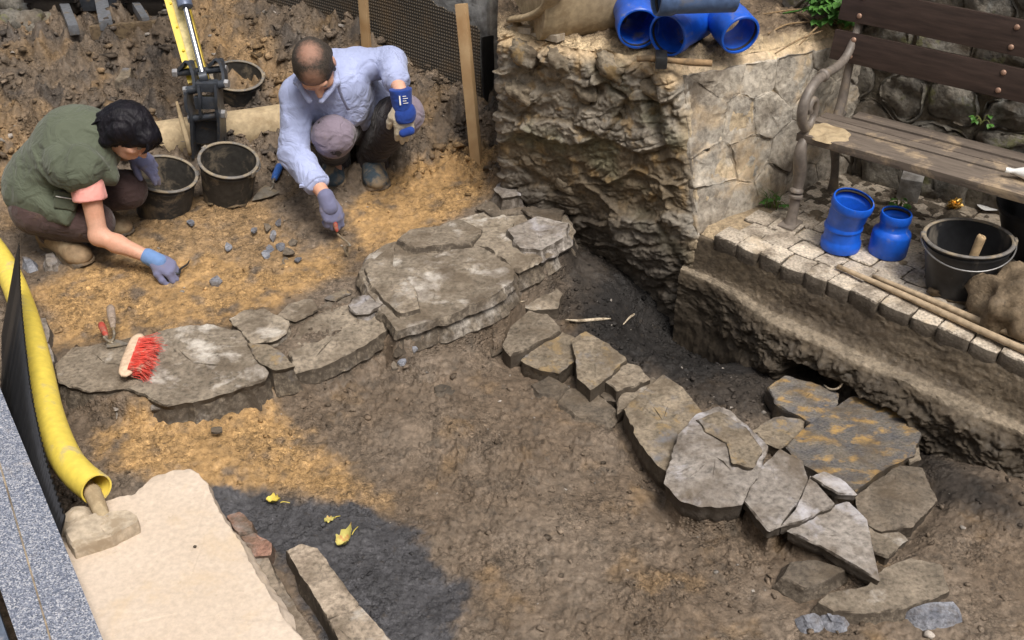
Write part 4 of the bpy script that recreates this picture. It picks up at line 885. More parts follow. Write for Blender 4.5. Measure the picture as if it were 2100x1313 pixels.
# ------------------------------------------------------------------ pipes, buckets, poles
M['blue'] = plain('blue_plastic', (.010, .105, .60), .38, .5, (.26, .24, .21), .575, 7, .05, var=.14)
M['blue_inside'] = plain('blue_plastic_inside', (.008, .07, .42), .4, .5, (.14, .12, .10), .55, 9, .05)
M['bluegrey'] = plain('dull_blue_plastic', (.085, .14, .27), .5, .4, (.22, .19, .15), .55, 6, .05)
M['rubber'] = plain('rubber', (.03, .025, .022), .6, .3)
def hollow(prof, c, axis, wall=.005, seg=48):
    """outer profile (r, h) turned into an open tube with wall thickness"""
    return lathe(list(prof)+[(r-wall, h) for r, h in reversed(prof)], c, axis, seg, closed=True)
def dia(px_w, p): 
    d = (p[1]*CP+(CAM_H-p[2])*SP); return px_w*d/FPX
c0 = P(1722, 507, ZP+.002); r0 = .073
T1 = thing('pipe_coupling', c0, 'tall blue plastic pipe bend standing upright on the setts, left of the shorter reducer', 'pipe fitting', 'blue fittings on the setts')
obj('lower_socket', *hollow([(r0*.97, 0), (r0*1.03, .002), (r0*1.06, .012), (r0*1.06, .035), (r0*.98, .042), (r0*.96, .05), (r0*.96, .088), (r0*1.02, .092), (r0*1.03, .098), (r0*.97, .106), (r0*.95, .112)], c0, (0, 0, 1)), M['blue'], T1, True, sharp=40)
ax1 = unit(A(.13, -.16, 1)); c1 = c0+A(0, 0, .100)
obj('upper_socket', *hollow([(r0*.93, -.01), (r0*.95, .01), (r0*.97, .04), (r0*1.0, .044), (r0*1.0, .080), (r0*1.03, .084), (r0*1.09, .088), (r0*1.11, .096), (r0*1.11, .116), (r0*1.07, .122)], c1, ax1), M['blue'], T1, True, sharp=40)
obj('seal', *lathe([(r0*1.02, .104), (r0*.96, .106), (r0*.95, .112), (r0*1.02, .115)], c1, ax1, 48, closed=True), M['rubber'], T1, True)
c0 = P(1819, 517, ZP+.002); r0 = .074
T2 = thing('pipe_reducer', c0, 'short blue plastic reducer with narrow neck standing on the setts beside the bucket', 'pipe fitting', 'blue fittings on the setts')
obj('body', *hollow([(r0*.97, 0), (r0, .004), (r0, .085), (r0*.96, .096), (r0*.78, .108), (r0*.74, .112), (r0*.73, .135), (r0*.77, .140), (r0*.80, .146), (r0*.80, .172), (r0*.77, .176)], c0, unit(A(.03, -.02, 1))), M['blue'], T2, True, sharp=40)
obj('seal', *lathe([(r0*.73, .158), (r0*.68, .160), (r0*.67, .167), (r0*.73, .170)], c0, unit(A(.03, -.02, 1)), 48, closed=True), M['rubber'], T2, True)
def fitting(p, d, r, L, lab, sock=.06, mat='blue', flare=1.10):
    t = thing('pipe_fitting', p, lab, 'pipe fitting', 'blue fittings heaped on the wall top'); d = unit(d)
    obj('pipe_wall', *hollow([(r*(flare-.05), 0), (r*flare, .004), (r*flare, sock), (r*(flare-.03), sock+.006), (r, sock+.014), (r, L), (r*.98, L+.003)], p, d, .006), M[mat], t, True, sharp=40)
    obj('seal', *lathe([(r*flare-.006, .016), (r*flare-.010, .018), (r*flare-.010, .026), (r*flare-.006, .028)], p, d, 40, closed=True), M['rubber'], t, True); return t
zt = ZW+.03
fitting(P(1310, 60, zt+.085), A(-.05, 1, .10), .077, .26, 'blue pipe socket at the left end of the heap, opening towards the pit', .07)
fitting(P(1368, 73, zt+.085), A(.62, .78, .02), .076, .235, 'blue pipe coupling with wide dirty mouth, second from left in the heap', .05)
fitting(P(1519, 73, zt+.087), A(-.30, .95, .20), .078, .14, 'round blue pipe ring at the right end of the heap, see-through', .10, flare=1.04)
t4 = fitting(P(1345, -8, zt+.275), A(.98, .18, -.03), .066, .30, 'dull grey blue pipe lying across the top of the heap', .06, 'bluegrey')
fitting(P(1290, 20, zt+.10), A(.35, .9, .25), .08, .24, 'blue pipe end half hidden behind the leftmost socket', .06)
M['wood_old'] = plain('old_wood', (.30, .20, .11), .8, .2, MUD, .5, 12, .4); M['steel_dark'] = plain('dark_steel', (.05, .052, .055), .45, .5, (.16, .12, .08), .55, 20, .3, .6)
H0 = P(1356, 122, zt+.016)
HM = thing('hammer', H0, 'club hammer with wooden handle lying in front of the blue pipes', 'hammer')
obj('head', *box(H0, .045, .10, .045, (A(.99, -.1, 0), A(.1, .99, 0), A(0, 0, 1)), .008), M['steel_dark'], HM, True, sharp=40)
obj('handle', *tube([P(1306, 121, zt+.008), P(1340, 120, zt+.014), P(1375, 124, zt+.014), P(1420, 128, zt+.010), P(1460, 130, zt+.008)], [.012, .012, .011, .014, .013], 12, 4), M['wood_old'], HM, True)

M['bucket'] = plain('bucket_plastic', (.030, .032, .036), .5, .4, (.20, .165, .12), .53, 7, .25)
M['bucket_dusty'] = plain('bucket_dusty', (.050, .047, .043), .7, .28, (.21, .175, .13), .50, 9, .35)
M['bucket_black'] = plain('bucket_black', (.020, .021, .024), .42, .45, (.16, .14, .115), .60, 5, .2)
M['rim'] = plain('bucket_rim', (.16, .15, .14), .6, .35, (.30, .245, .17), .46, 14, .2); M['wire'] = plain('wire', (.30, .30, .30), .4, .5, None, metal=.7)
def bucket(base, top, rt, rb, lab, side, group, outer='bucket', hang=.95, handle_back=1, inner='bucket_dusty'):
    base = np.asarray(base); ax = unit(top-base); h = np.linalg.norm(top-base); t = thing('bucket', base, lab, 'bucket', group)
    R = lambda f: rb+(rt-rb)*f
    obj('shell', *lathe([(rb*.9, 0.0), (rb, .004), (R(.3), h*.3), (R(.86), h*.86), (R(.865)+.004, h*.865), (R(.90)+.004, h*.90), (R(.905), h*.905), (rt, h*.985)], base, ax, 56, capt=False), M[outer], t, True, sharp=40).data
    v, f = lathe([(.0005, .010), (rb*.97, .012), (R(.3)-.004, h*.3), (rt-.004, h*.985)], base, ax, 56); N = np.random.default_rng(int(rt*1e5)+3)
    f = [q[::-1] for q in f if len(q) == 4]; obj('inside', v, f, M[inner], t, True)
    s = obj('dirt', *blob(base+ax*.018, (rb*.93, rb*.93, .022), n=3, noise=.4, freq=9, seed=rt*50), M['soil_plain'], t, True)
    obj('rim', *lathe([(rt-.007, h*.975), (rt+.006, h*.968), (rt+.009, h*.978), (rt+.008, h*.995), (rt+.001, h*1.004), (rt-.006, h*.998)], base, ax, 56, closed=True), M['rim'], t, True)
    side = unit(side-np.dot(side, ax)*ax); fw = np.cross(ax, side)*handle_back
    hp = []
    for a in np.linspace(0, math.pi, 15): hp.append(base+ax*h*.955+side*(rt+.010)*math.cos(a)+(fw*math.sin(a)*(rt+.012))-ax*math.sin(a)*.02*hang)
    hd = obj('handle', *tube(hp, .0032, 7, 2), M['wire'], t, True)
    for sg in (-1, 1): obj('ear', *box(base+ax*h*.95+side*sg*(rt+.007), .012, .03, .03, (side, fw, ax), .004), M['rim'], t, True)
    return t

M['soil_plain'] = plain('soil_plain', (.13, .095, .062), .9, .2, (.20, .15, .09), .5, 20, .8, var=.5, nf=60)
gB = 'builder buckets used in the dig'
b = P(335, 438, .155); tp = W(338, 355, b[1]-.03); bucket(b, tp, dia(126, tp)/2, dia(104, b)/2, 'dirty black bucket under the outstretched left glove of the woman', A(1, .35, 0), gB)
b = P(467, 408, .175); tp = W(469, 327, b[1]-.045); bucket(b, tp, dia(117, tp)/2, dia(96, b)/2, 'empty dusty bucket in front of the digger attachment', A(1, -.5, 0), gB, 'bucket_dusty')
tp = P(487, 154, .455); b = tp-unit(A(.15, -.25, 1))*.24; bucket(b, tp, dia(102, tp)/2, dia(78, tp)/2, 'bucket half sunk in the spoil heap behind the digger arm', A(1, .3, 0), gB, 'bucket', .2, 1)
b = P(1967, 590, ZP); tp = W(1987, 486, b[1]+.005); bk = bucket(b, tp, dia(172, tp)/2, dia(132, b)/2, 'big black bucket on the setts with a wooden tool handle inside', A(1, -.25, 0), gB, 'bucket_black', 2.2, -1, 'bucket_black')
obj('sticker', *box(W(1992, 598, b[1]-dia(132, b)/2*.93), .033, .002, .036, (A(.98, .2, 0), A(-.2, .98, .12), A(0, 0, 1)), 0), M['rim'], bk, False)
M['wood'] = plain('raw_wood', (.50, .36, .21), .75, .25, (.30, .22, .14), .55, 8, .3)
pA = W(2013, 486, tp[1]+.02); tag(obj('tool_handle', *tube([pA+A(-.03, .0, -.22), pA+A(-.004, 0, -.03), pA, pA+A(.001, 0, .004)], [.014, .017, .016, .010], 14, 4), M['wood'], None, True), 'wooden tool handle sticking up inside the big black bucket', 'handle')
kb = P(2120, 520, ZP); tag(obj('bucket', *lathe([(.10, 0), (.105, .005), (.135, .24), (.142, .245), (.142, .26), (.135, .262), (.128, .25), (.10, .02)], kb, unit(A(-.25, -.1, 1)), 40), M['bucket_black'], None, True, sharp=40), 'black bucket at the right picture edge behind the big bucket', 'bucket', gB)
M['pole'] = plain('pole_wood', (.40, .31, .21), .8, .2, MUD, .56, 14, .5)
stick('wooden_pole', [P(1718, 546, ZP+.016), P(1850, 604, ZP+.018), P(1990, 668, ZP+.018), P(2130, 731, ZP+.016), P(2260, 790, ZP+.014)], [.009, .012, .013, .014, .015], M['pole'], 'long thin wooden pole on the setts, nearer the trench edge', 'pole', 'poles on the setts', 6, 10)
stick('wooden_pole', [P(1790, 566, ZP+.014), P(1900, 612, ZP+.020), P(2020, 663, ZP+.022), P(2140, 709, ZP+.02), P(2260, 757, ZP+.016)], [.008, .012, .013, .014, .014], M['pole'], 'long thin wooden pole on the setts, nearer the big black bucket', 'pole', 'poles on the setts', 6, 10)
M['white'] = plain('white_plastic', (.78, .78, .76), .35, .5, var=.05)
b0 = P(2062, 349, BZ+.028); tag(obj('bottle', *lathe([(.008, 0), (.011, .001), (.011, .016), (.009, .018), (.010, .03), (.026, .075), (.030, .095), (.030, .2), (.026, .206), (.0005, .206)], b0, unit(A(.93, -.36, .0)), 28), M['white'], None, True, sharp=50), 'white plastic bottle lying on the bench seat', 'bottle')
cbp = P(1862, 405, ZP); tag(obj('concrete_block', *box(cbp+A(0, 0, .05), .09, .10, .12, (A(.9, -.4, .0), A(.4, .9, .1), A(0, -.1, 1)), .006), M['grey_plaster'], None, True, sharp=30), 'small grey concrete block standing under the bench', 'block')
M['brass'] = plain('gold_foil', (.80, .52, .16), .25, .6, None, metal=.9)
v, f = blob(P(1958, 418, ZP+.025), (.024, .02, .015), n=3, noise=.9, freq=16, seed=3); tag(obj('foil_scrap', v, f, M['brass'], None, False), 'crumpled gold foil glinting in the dirt under the bench', 'foil')
tag(obj('paper_scrap', *slab(px_poly([(2012,418),(2030,412),(2046,419),(2040,427),(2020,427)], ZP+.02), ZP+.022, .003, jit=.004, rough=.003, layers=1, bev=.001, n=14), M['white'], None, False), 'white scrap of paper on the dirt under the bench', 'scrap')

# ------------------------------------------------------------------ hand tools in the dig
M['trowel_steel'] = plain('trowel_steel', (.26, .235, .20), .5, .5, (.30, .235, .15), .48, 14, .3, .5)
M['handle_grey'] = plain('handle_grey', (.34, .27, .22), .75, .2, MUD, .52, 20, .2); M['handle_red'] = plain('handle_red', (.42, .07, .05), .6, .3, (.30, .22, .16), .5, 30, .2); M['handle_blue'] = plain('handle_blue', (.03, .11, .38), .4, .5, MUD, .6, 20, .1)
def trowel(lab, h0, h1, b0, tip, bw, hmat, rh=.015, grip=None):
    """handle end, handle front, blade heel, blade tip"""
    h0, h1, b0, tip = map(np.asarray, (h0, h1, b0, tip)); t = thing('trowel', (h0+tip)/2, lab, 'trowel', 'trowels')
    obj('handle', *tube([h0, h0+(h1-h0)*.1, h0+(h1-h0)*.45, h0+(h1-h0)*.85, h1], [rh*.5, rh, rh*1.05, rh*.8, rh*.55], 14, 5), M[hmat], t, True)
    if grip: obj('grip', *tube([h0+(h1-h0)*.55, h0+(h1-h0)*.6, h1-(h1-h0)*.06, h1], [rh*.9, rh*1.12, rh*.98, rh*.6], 14, 4), M[grip], t, True)
    d = unit(tip-b0); up = A(0, 0, 1)-d*d[2]; up = unit(up); sd = np.cross(d, up)
    obj('shank', *tube([h1-(h1-h0)*.05, h1+(h1-h0)*.12, b0+up*.03-d*.012, b0+up*.012, b0+d*.02+up*.002], [.005]*5, 10, 5), M['trowel_steel'], t, True)
    L = np.linalg.norm(tip-b0); o = [(0, .48), (.06, .5), (.35, .44), (.75, .2), (1, .01), (.75, -.2), (.35, -.44), (.06, -.5), (0, -.48)]
    vs = []; n = len(o)
    for dz in (.0012, -.0012):
        for a, w in o: vs.append(b0+d*a*L+sd*w*bw+up*(dz+.004*abs(w)))
    fs = [tuple(range(n)), tuple(range(2*n-1, n-1, -1))]+[(i, n+i, n+(i+1) % n, (i+1) % n) for i in range(n)]
    obj('blade', vs, fs, M['trowel_steel'], t, False); return t
zs = .172
trowel('pointing trowel with grey wooden handle lying across the slab by the red brush', P(226, 628, zs+.05), P(232, 672, zs+.045), P(234, 700, zs+.012), P(203, 712, zs+.008)+A(.03,0,0), .06, 'handle_grey')
trowel('small trowel with red handle beside the grey handled trowel', P(207, 664, zs+.02), P(218, 690, zs+.03), P(222, 705, zs+.014), P(265, 706, zs+.010), .055, 'handle_red', .013)
trowel('large trowel with blue grip lying by the kneeling man in the pale shirt', P(586, 308, .26), P(562, 368, .245), P(560, 388, .215), P(532, 408, .20)+A(-.03, -.02, 0), .11, 'handle_grey', .016, 'handle_blue')
# hand brush lying on its side
M['bristle'] = plain('red_bristle', (.62, .06, .04), .55, .35, (.50, .33, .25), .53, 30, .1, var=.3); M['brush_wood'] = plain('brush_wood', (.62, .46, .33), .7, .3, (.40, .30, .21), .6, 20, .2)
BRH = thing('hand_brush', P(270, 735, zs), 'hand brush with wooden back and red bristles lying on its side', 'brush')
w0, w1 = P(285, 690, zs+.045), P(256, 768, zs+.035); wd = unit(w1-w0); Lb = np.linalg.norm(w1-w0); wx = unit(A(1, 0, -.06)-wd*np.dot(A(1, 0, -.06), wd)); wz = np.cross(wx, wd); wz = wz if wz[2] > 0 else -wz
obj('block', *tube([w0-wd*.012, w0+wd*.02, w0+wd*Lb*.5, w1-wd*.02, w1+wd*.012], [.012, .027, .031, .027, .010], 14, 5, oval=.45, hint=tuple(wz)), M['brush_wood'], BRH, True)
vs, fs = [], []
for i in range(46):
    for j in range(9):
        fr_ = .14+.80*i/45; z_ = (j-4)/4*.024; p0 = w0+wd*Lb*fr_+wz*z_*.7+wx*.008; sp = A(*rng.normal(0, .09, 3))
        p1 = p0+wx*.045+(sp+wd*(fr_-.5)*.5+wz*z_*7)*.03; p2 = p0+wx*(.070+rng.uniform(-.006, .006))+(sp*1.7+wd*(fr_-.5)*.9+wz*z_*9-A(0, 0, .25))*.055
        vv, ff = tube([p0, p1, p2], [.0014, .0012, .0007], 4); fs += [tuple(q+len(vs)*0+sum(len(a) for a in vs) for q in g) for g in ff]; vs.append(vv)
tag(obj('bristles', np.concatenate(vs), fs, M['bristle'], BRH, False), kind='stuff')
# fallen leaves
M['leaf_yellow'] = plain('leaf_yellow', (.62, .50, .10), .55, .35, (.36, .22, .08), .58, 40, .2, var=.3); M['leaf_mixed'] = plain('leaf_mixed', (.50, .45, .14), .55, .35, (.45, .13, .07), .54, 45, .2, var=.3)
def leaf(px, py, L, ang, curl, lab, mat, fold=.5):
    g = tz(px, py, .03, .0); n, m = 14, 7; d = A(math.cos(ang), math.sin(ang), 0); s = A(-d[1], d[0], 0); vs = []
    for i in range(n):
        t = i/(n-1); w = .42*L*math.sin(math.pi*min(1, t**.75))*(1+.14*math.sin(t*23)); lift = .006+curl*L*(t-.35)**2*2
        for j in range(m):
            u = (j/(m-1)-.5)*2; vs.append(g+d*L*(t-.5)+s*u*w*(1-.3*abs(fold)*abs(u))+A(0, 0, lift+fold*w*abs(u)**1.5+.004*math.sin(9*u+17*t)))
    t_ = thing('fallen_leaf', g, lab, 'leaf', 'yellow leaves on the mud'); obj('blade', vs, grid_faces(n, m), M[mat], t_, True)
    obj('stalk', *tube([g+d*L*.45+A(0, 0, .01), g+d*L*.65+A(0, 0, .014)+s*.004, g+d*L*1.0+A(0, 0, .010)+s*.01], [.0018, .0015, .0012], 6, 4), M['leaf_yellow'], t_, True)
leaf(562, 1032, .055, -.35, .5, 'yellow leaf with long stalk on black soil, the farthest of three', 'leaf_yellow', .7)
leaf(676, 1069, .035, .1, .3, 'small pale leaf scrap on black soil, the middle of three', 'leaf_mixed', .2)
leaf(708, 1114, .072, .95, .9, 'big curled yellow and red leaf beside the mortared bricks', 'leaf_mixed', .8)
# ------------------------------------------------------------------ dimpled drainage sheet, stakes and house walls behind
def mesh_sheet_mat(name, c1, c2, sc, dirn, bumpd=.006):
    t = NT(name, .6, .4); a = math.atan2(dirn[1], dirn[0]); v = t.map((1, 1, 1), (0, 0, 0), (0, 0, -a))
    w1 = t.wave(sc, v, 0, 'SIN', 'X'); w2 = t.wave(sc, v, 0, 'SIN', 'Z'); w = t.math('MULTIPLY', w1, w2)
    k = t.mix(t.ramp(w, [(.2, 0.0), (.7, 1.0)]), c1, c2); k = t.mix(t.ramp(t.noise(5, 6, .7, v), [(.48, 0.0), (.68, .8)]), k, (.15, .105, .062))
    t.color(k); t.bump(w, .8, bumpd); return t.m
M0 = P(986, 218, .33); Mdir = unit(P(640, 40, .52)-M0); Mdir[2] = 0; Mdir = unit(Mdir); Mn = A(-Mdir[1], Mdir[0], 0); Mn = Mn if Mn[1] > 0 else -Mn
M['sheet'] = mesh_sheet_mat('dimple_sheet', (.055, .05, .045), (.20, .165, .12), 18.0, Mdir)
def sheet(o, d, L, zb, ztop, nrm, name, mat, lab, cat, th=.006, wob=.01):
    nr, nc = 60, 90; s = np.linspace(0, L, nc); t = np.linspace(0, 1, nr); S, T = np.meshgrid(s, t); s, t = S.ravel(), T.ravel(); q = np.column_stack([s, t, 0*s])
    zt_ = ztop(s); z = zb+(zt_-zb)*t; w = wob*fbm(q, 1.5, 2, seed=5)
    f = o[None]*A(1, 1, 0)+s[:, None]*d+w[:, None]*nrm; fr_ = np.column_stack([f[:, :2], z]); bk = fr_+nrm*th; n = nr*nc; g = grid_faces(nr, nc)
    idx = np.arange(n).reshape(nr, nc); rim = np.concatenate([idx[0], idx[1:, -1], idx[-1, -2::-1], idx[-2:0:-1, 0]])
    side = np.column_stack([rim, np.roll(rim, -1), np.roll(rim, -1)+n, rim+n]); fs = np.vstack([g[:, ::-1], g+n, side])
    return tag(obj(name, np.vstack([fr_, bk]), fs, mat, None, True, sharp=40), lab, cat)
zr = W(984, 62, M0[1])[2]; zl = W(887, 0, (M0+Mdir*.35)[1])[2]; ls = np.linalg.norm(W(887, 0, (M0+Mdir*.35)[1])[:2]-M0[:2])
sheet(M0, Mdir, 2.3, .10, lambda s: np.minimum(zr+(zl-zr)*s/ls+.012*np.sin(s*60)*np.sin(s*23+1), 2.1), Mn, 'drainage_sheet', M['sheet'], 'tall brown dimpled drainage sheet behind the man in the pale shirt', 'membrane')
M['black_sheet'] = plain('black_sheet', (.018, .018, .019), .55, .4, (.10, .08, .06), .62, 12, .4)
Mr = unit(A(.30, .95, 0)); sheet(M0+A(.015, -.02, 0), unit(A(.25, .75, 0)), .5, .05, lambda s: zr-.03-.25*s, unit(A(.95, -.3, 0)), 'drainage_sheet', M['black_sheet'], 'black sheet edge in the gap between brown sheet and wall stump', 'membrane', wob=.02)
def plank3(name, p0, p1, w, th, nrm, mat, lab, cat, group=None):
    d = unit(p1-p0); n = unit(nrm-d*np.dot(nrm, d)); s = np.cross(d, n)
    return tag(obj(name, *box((p0+p1)/2, w, th, np.linalg.norm(p1-p0), (s, n, d), .003), mat, None, True, sharp=30), lab, cat, group)
M['stake'] = (lambda t: (t.color(t.mix(t.ramp(t.noise(5, 5, .6, None, .3), [(.35, 0.0), (.7, 1.0)]), (.36, .22, .105), (.50, .355, .20))), t.bump(t.noise(60, 4, .6, t.map((1, 1, .08))), .5, .003), t.m)[-1])(NT('stake', .75, .25))
b = P(979, 345, .22); tp_ = W(946, 8, b[1]+.17); plank3('wooden_stake', b, tp_, .052, .035, A(-.4, -1, 0), M['stake'], 'leaning wooden stake at the right end of the brown drainage sheet', 'stake', 'stakes holding the drainage sheet')
q0 = M0+Mdir*.55; b = W(757, 172, q0[1]-.06); plank3('wooden_stake', b-A(0, 0, .15), A(b[0]-.0, b[1]+.02, 1.75), .045, .03, A(-.4, -1, 0), M['stake'], 'upright wooden stake behind the man holding the drainage sheet', 'stake', 'stakes holding the drainage sheet')
K = W(999, 70, M0[1]+.10)
def wall_box(name, p, d, L, th, z0, z1, n, mat, lab):
    d = unit(d); n = unit(n-d*np.dot(n, d)); c = A(*(p+d*L/2+n*th/2)[:2], (z0+z1)/2); return tag(obj(name, *box(c, L, th, z1-z0, (d, n, A(0, 0, 1)), .004), mat, None, True, sharp=30), lab, 'wall')
wall_box('house_wall', A(K[0], K[1], 0), Mdir, 5.5, .2, -.2, 6.0, Mn, M['grey_plaster'], 'grey stained plaster wall above the brown drainage sheet')
wall_box('house_wall', A(K[0]+.004, K[1]+.012, 0), A(1, .42, 0), 5.0, .2, -.2, 6.0, A(-.42, 1, 0), M['pale_plaster'], 'pale plaster wall face behind the digger bucket on the wall stump')

wall_box('house_wall', A(-4.3, -3.4, 0), A(0, 1, 0), 7.0, .3, -.7, 6.0, A(-1, 0, 0), M['pale_plaster'], 'unseen pale house wall added left of the dig to block low sky light')  # unseen wall, added to keep low sky light off from the left
wall_box('house_wall', A(-4.3, -3.0, 0), A(1, 0, 0), 9.0, .3, -.7, 6.0, A(0, -1, 0), M['pale_plaster'], 'unseen pale house wall added behind the viewer to block low sky light')  # unseen wall behind the camera, added to cut low sky light

# ------------------------------------------------------------------ excavator: yellow arm, linkage, grading bucket, blade behind
M['yellow'] = plain('yellow_paint', (.72, .53, .035), .38, .5, (.30, .22, .10), .62, 9, .08, var=.12); M['yellow2'] = plain('yellow_worn', (.60, .50, .22), .5, .4, (.34, .28, .15), .55, 10, .1)
M['chrome'] = plain('chrome', (.62, .63, .65), .16, .5, None, metal=1.0, var=.05); M['machine'] = plain('machine_steel', (.055, .063, .078), .42, .5, (.17, .13, .085), .58, 14, .2, .3)
M['cyl'] = plain('cylinder_blue', (.13, .16, .24), .4, .5, (.2, .15, .1), .62, 12, .1, .2); M['dried_mud'] = plain('dried_mud', (.42, .33, .21), .85, .2, (.30, .225, .135), .5, 10, .4, var=.2); M['boltsteel'] = plain('bolt_steel', (.45, .45, .46), .35, .5, (.2, .15, .1), .6, 30, .1, .7)
YB = 5.02; EXO = P(420, 320, .19)
EX = thing('excavator', EXO, 'yellow excavator arm with chrome ram, dark linkage and wide mud-caked grading bucket', 'excavator')
aT, aB = W(338, -90, 5.45), W(410, 176, YB+.03); ad = unit(aB-aT); an = unit(A(.25, -.85, 0)-ad*np.dot(A(.25, -.85, 0), ad)); as_ = np.cross(ad, an); as_ = as_ if as_[0] > 0 else -as_
La = np.linalg.norm(aB-aT)
def taper(p0, p1, w0, w1, d0, d1, mat, name, parent):
    vs = []
    for p, w, d in ((p0, w0, d0), (p1, w1, d1)):
        for sx, sy in ((-1, -1), (1, -1), (1, 1), (-1, 1)): vs.append(p+as_*sx*w/2+an*sy*d/2)
    return obj(name, vs, [(3, 2, 1, 0), (4, 5, 6, 7), (0, 1, 5, 4), (1, 2, 6, 5), (2, 3, 7, 6), (3, 0, 4, 7)], mat, parent, False)
arm = taper(aT-ad*.6, aB, .125, .095, .17, .13, M['yellow'], 'arm', EX)
taper(aT-ad*.5+an*.088+as_*.018, aB-ad*.10+an*.069+as_*.014, .085, .060, .012, .012, M['yellow2'], 'arm_plate', arm)
for k in range(4): obj('rivet', *lathe([(.007, 0), (.006, .004), (.0005, .005)], aB-ad*(.16+.12*k)+an*.07-as_*.028, an, 10), M['yellow'], arm, True)
rT, rB = aT-ad*.3+an*.13+as_*.045, W(417, 158, YB-.10)
rd = unit(rB-rT); Lr = np.linalg.norm(rB-rT)
obj('cylinder', *lathe([(.030, 0), (.032, .01), (.032, Lr*.60), (.036, Lr*.605), (.036, Lr*.645), (.028, Lr*.65)], rT, rd, 24), M['cyl'], EX, True, sharp=40)
obj('piston_rod', *tube([rT+rd*Lr*.64, rB], .0145, 18), M['chrome'], EX, True, sharp=50)
obj('rod_eye', *lathe([(.018, -.02), (.026, -.018), (.026, .018), (.018, .02)], rB, as_, 20), M['machine'], EX, True, sharp=40)
def plate(pts, Y, th, name, mat, parent=EX):
    """flat plate outlined by pixels in the plane at distance Y, thickness along X"""
    o = np.array([W(a, b_, Y) for a, b_ in pts]); n = len(o); vs = np.vstack([o-A(th/2, 0, 0)-A(0, th*.2, 0), o+A(th/2, 0, 0)+A(0, th*.2, 0)])
    return obj(name, vs, [tuple(range(n)), tuple(range(2*n-1, n-1, -1))]+[(i, n+i, n+(i+1) % n, (i+1) % n) for i in range(n)], mat, parent, False)
def strip(path, w, th, name, mat, parent=EX):
    """bent link seen edge-on: a band swept along a path, width along the viewing depth"""
    p = catmull(np.asarray(path), 6); T = np.gradient(p, axis=0); T /= np.linalg.norm(T, axis=1)[:, None]; vs = []
    for i in range(len(p)):
        y = unit(A(0, 1, -.3)-T[i]*np.dot(A(0, 1, -.3), T[i])); x = np.cross(T[i], y)
        for sx, sy in ((-1, -1), (1, -1), (1, 1), (-1, 1)): vs.append(p[i]+x*sx*th/2+y*sy*w/2)
    fs = [(3, 2, 1, 0)]; n = len(p)
    for i in range(n-1):
        for j in range(4): fs.append((i*4+j, i*4+(j+1) % 4, i*4+4+(j+1) % 4, i*4+4+j))
    fs.append(tuple(4*(n-1)+j for j in range(4))); return obj(name, vs, fs, mat, parent, True, sharp=30)
for dx, xs in ((0, 0), (1, 62)):
    strip([W(372+xs*1.0, 140-8*dx, YB-.02), W(388+xs, 128-4*dx, YB-.04), W(398+xs, 150, YB-.07), W(402+xs*.95, 180, YB-.10)], .06, .014, 'link', M['machine'])
    strip([W(386+xs, 185, YB-.10), W(388+xs, 215, YB-.11), W(398+xs*.9, 245, YB-.10), W(402+xs*.88, 312, YB-.06)], .11, .014, 'bucket_bracket', M['machine'])
def pin(x0, y0, x1, y1, Y, r, mat='machine', name='pin'):
    p = obj(name, *tube([W(x0, y0, Y), W(x1, y1, Y)], r, 18), M[mat], EX, True, sharp=50)
    for (x, y), s in (((x0, y0), -1), ((x1, y1), 1)):
        c = W(x, y, Y); obj('nut', *lathe([(.020, -.006), (.022, 0), (.020, .018), (.0005, .019)], c, A(s, -.1, 0), 6), M['boltsteel'], p, False)
pin(362, 150, 458, 142, YB-.03, .017); pin(384, 186, 462, 172, YB-.11, .021); pin(394, 244, 456, 234, YB-.12, .018)
obj('h_link', *join(box(W(425, 210, YB-.13), .115, .035, .06, None, .006), box(W(425, 176, YB-.12), .10, .06, .045, None, .008)), M['machine'], EX, True, sharp=30)
strip([W(408, 176, YB-.15), W(411, 205, YB-.16), W(412, 238, YB-.14)], .03, .012, 'link', M['machine']); strip([W(442, 170, YB-.15), W(445, 205, YB-.16), W(445, 235, YB-.14)], .03, .012, 'link', M['machine'])
obj('mount_plate', *box(W(427, 270, YB-.075), .145, .02, .13, (A(1, .15, 0), A(-.15, 1, .25), A(0, -.25, 1)), .004), M['machine'], EX, True, sharp=30)
# wide grading bucket, convex back towards the camera
g0, g1 = P(296, 330, .17), P(612, 284, .19); gd = unit(g1-g0); gn = unit(A(gd[1], -gd[0], 0)); gL = np.linalg.norm(g1-g0)
prof = []
for a in np.linspace(-.55, 2.5, 18): prof.append((.10*math.cos(a)+.02, .095+.105*math.sin(a)))
prof = prof+[(r*.90-.002, .095+(h-.095)*.90) for r, h in reversed(prof)]
vs, fs = [], []; nS = 30
for i in range(nS):
    p = g0+gd*gL*i/(nS-1)
    for k, (a, h) in enumerate(prof): vs.append(p+gn*a+A(0, 0, h+.0))
npf = len(prof)
for i in range(nS-1):
    for k in range(npf): fs.append((i*npf+k, i*npf+(k+1) % npf, (i+1)*npf+(k+1) % npf, (i+1)*npf+k))
vs = np.array(vs); vs += gn*(0.006*fbm(vs, 9, 3, seed=4))[:, None]
gb = obj('grading_bucket', vs, fs, M['dried_mud'], EX, True, sharp=60)
for p in (g0, g1):
    o = [p+gn*a+A(0, 0, h) for a, h in prof[:18]]+[p-gn*.09+A(0, 0, .02)]; n = len(o); vv = np.vstack([np.array(o)-gd*.006, np.array(o)+gd*.006])
    obj('side_plate', vv, [tuple(range(n)), tuple(range(2*n-1, n-1, -1))]+[(i, n+i, n+(i+1) % n, (i+1) % n) for i in range(n)], M['dried_mud'], gb, False)
obj('wear_plate', *tube([W(362, 208, YB-.11), W(372, 245, YB-.13), W(384, 290, YB-.15), W(390, 318, YB-.13)], [.006, .012, .012, .009], 8, 4, oval=.5), M['dried_mud'], gb, True)
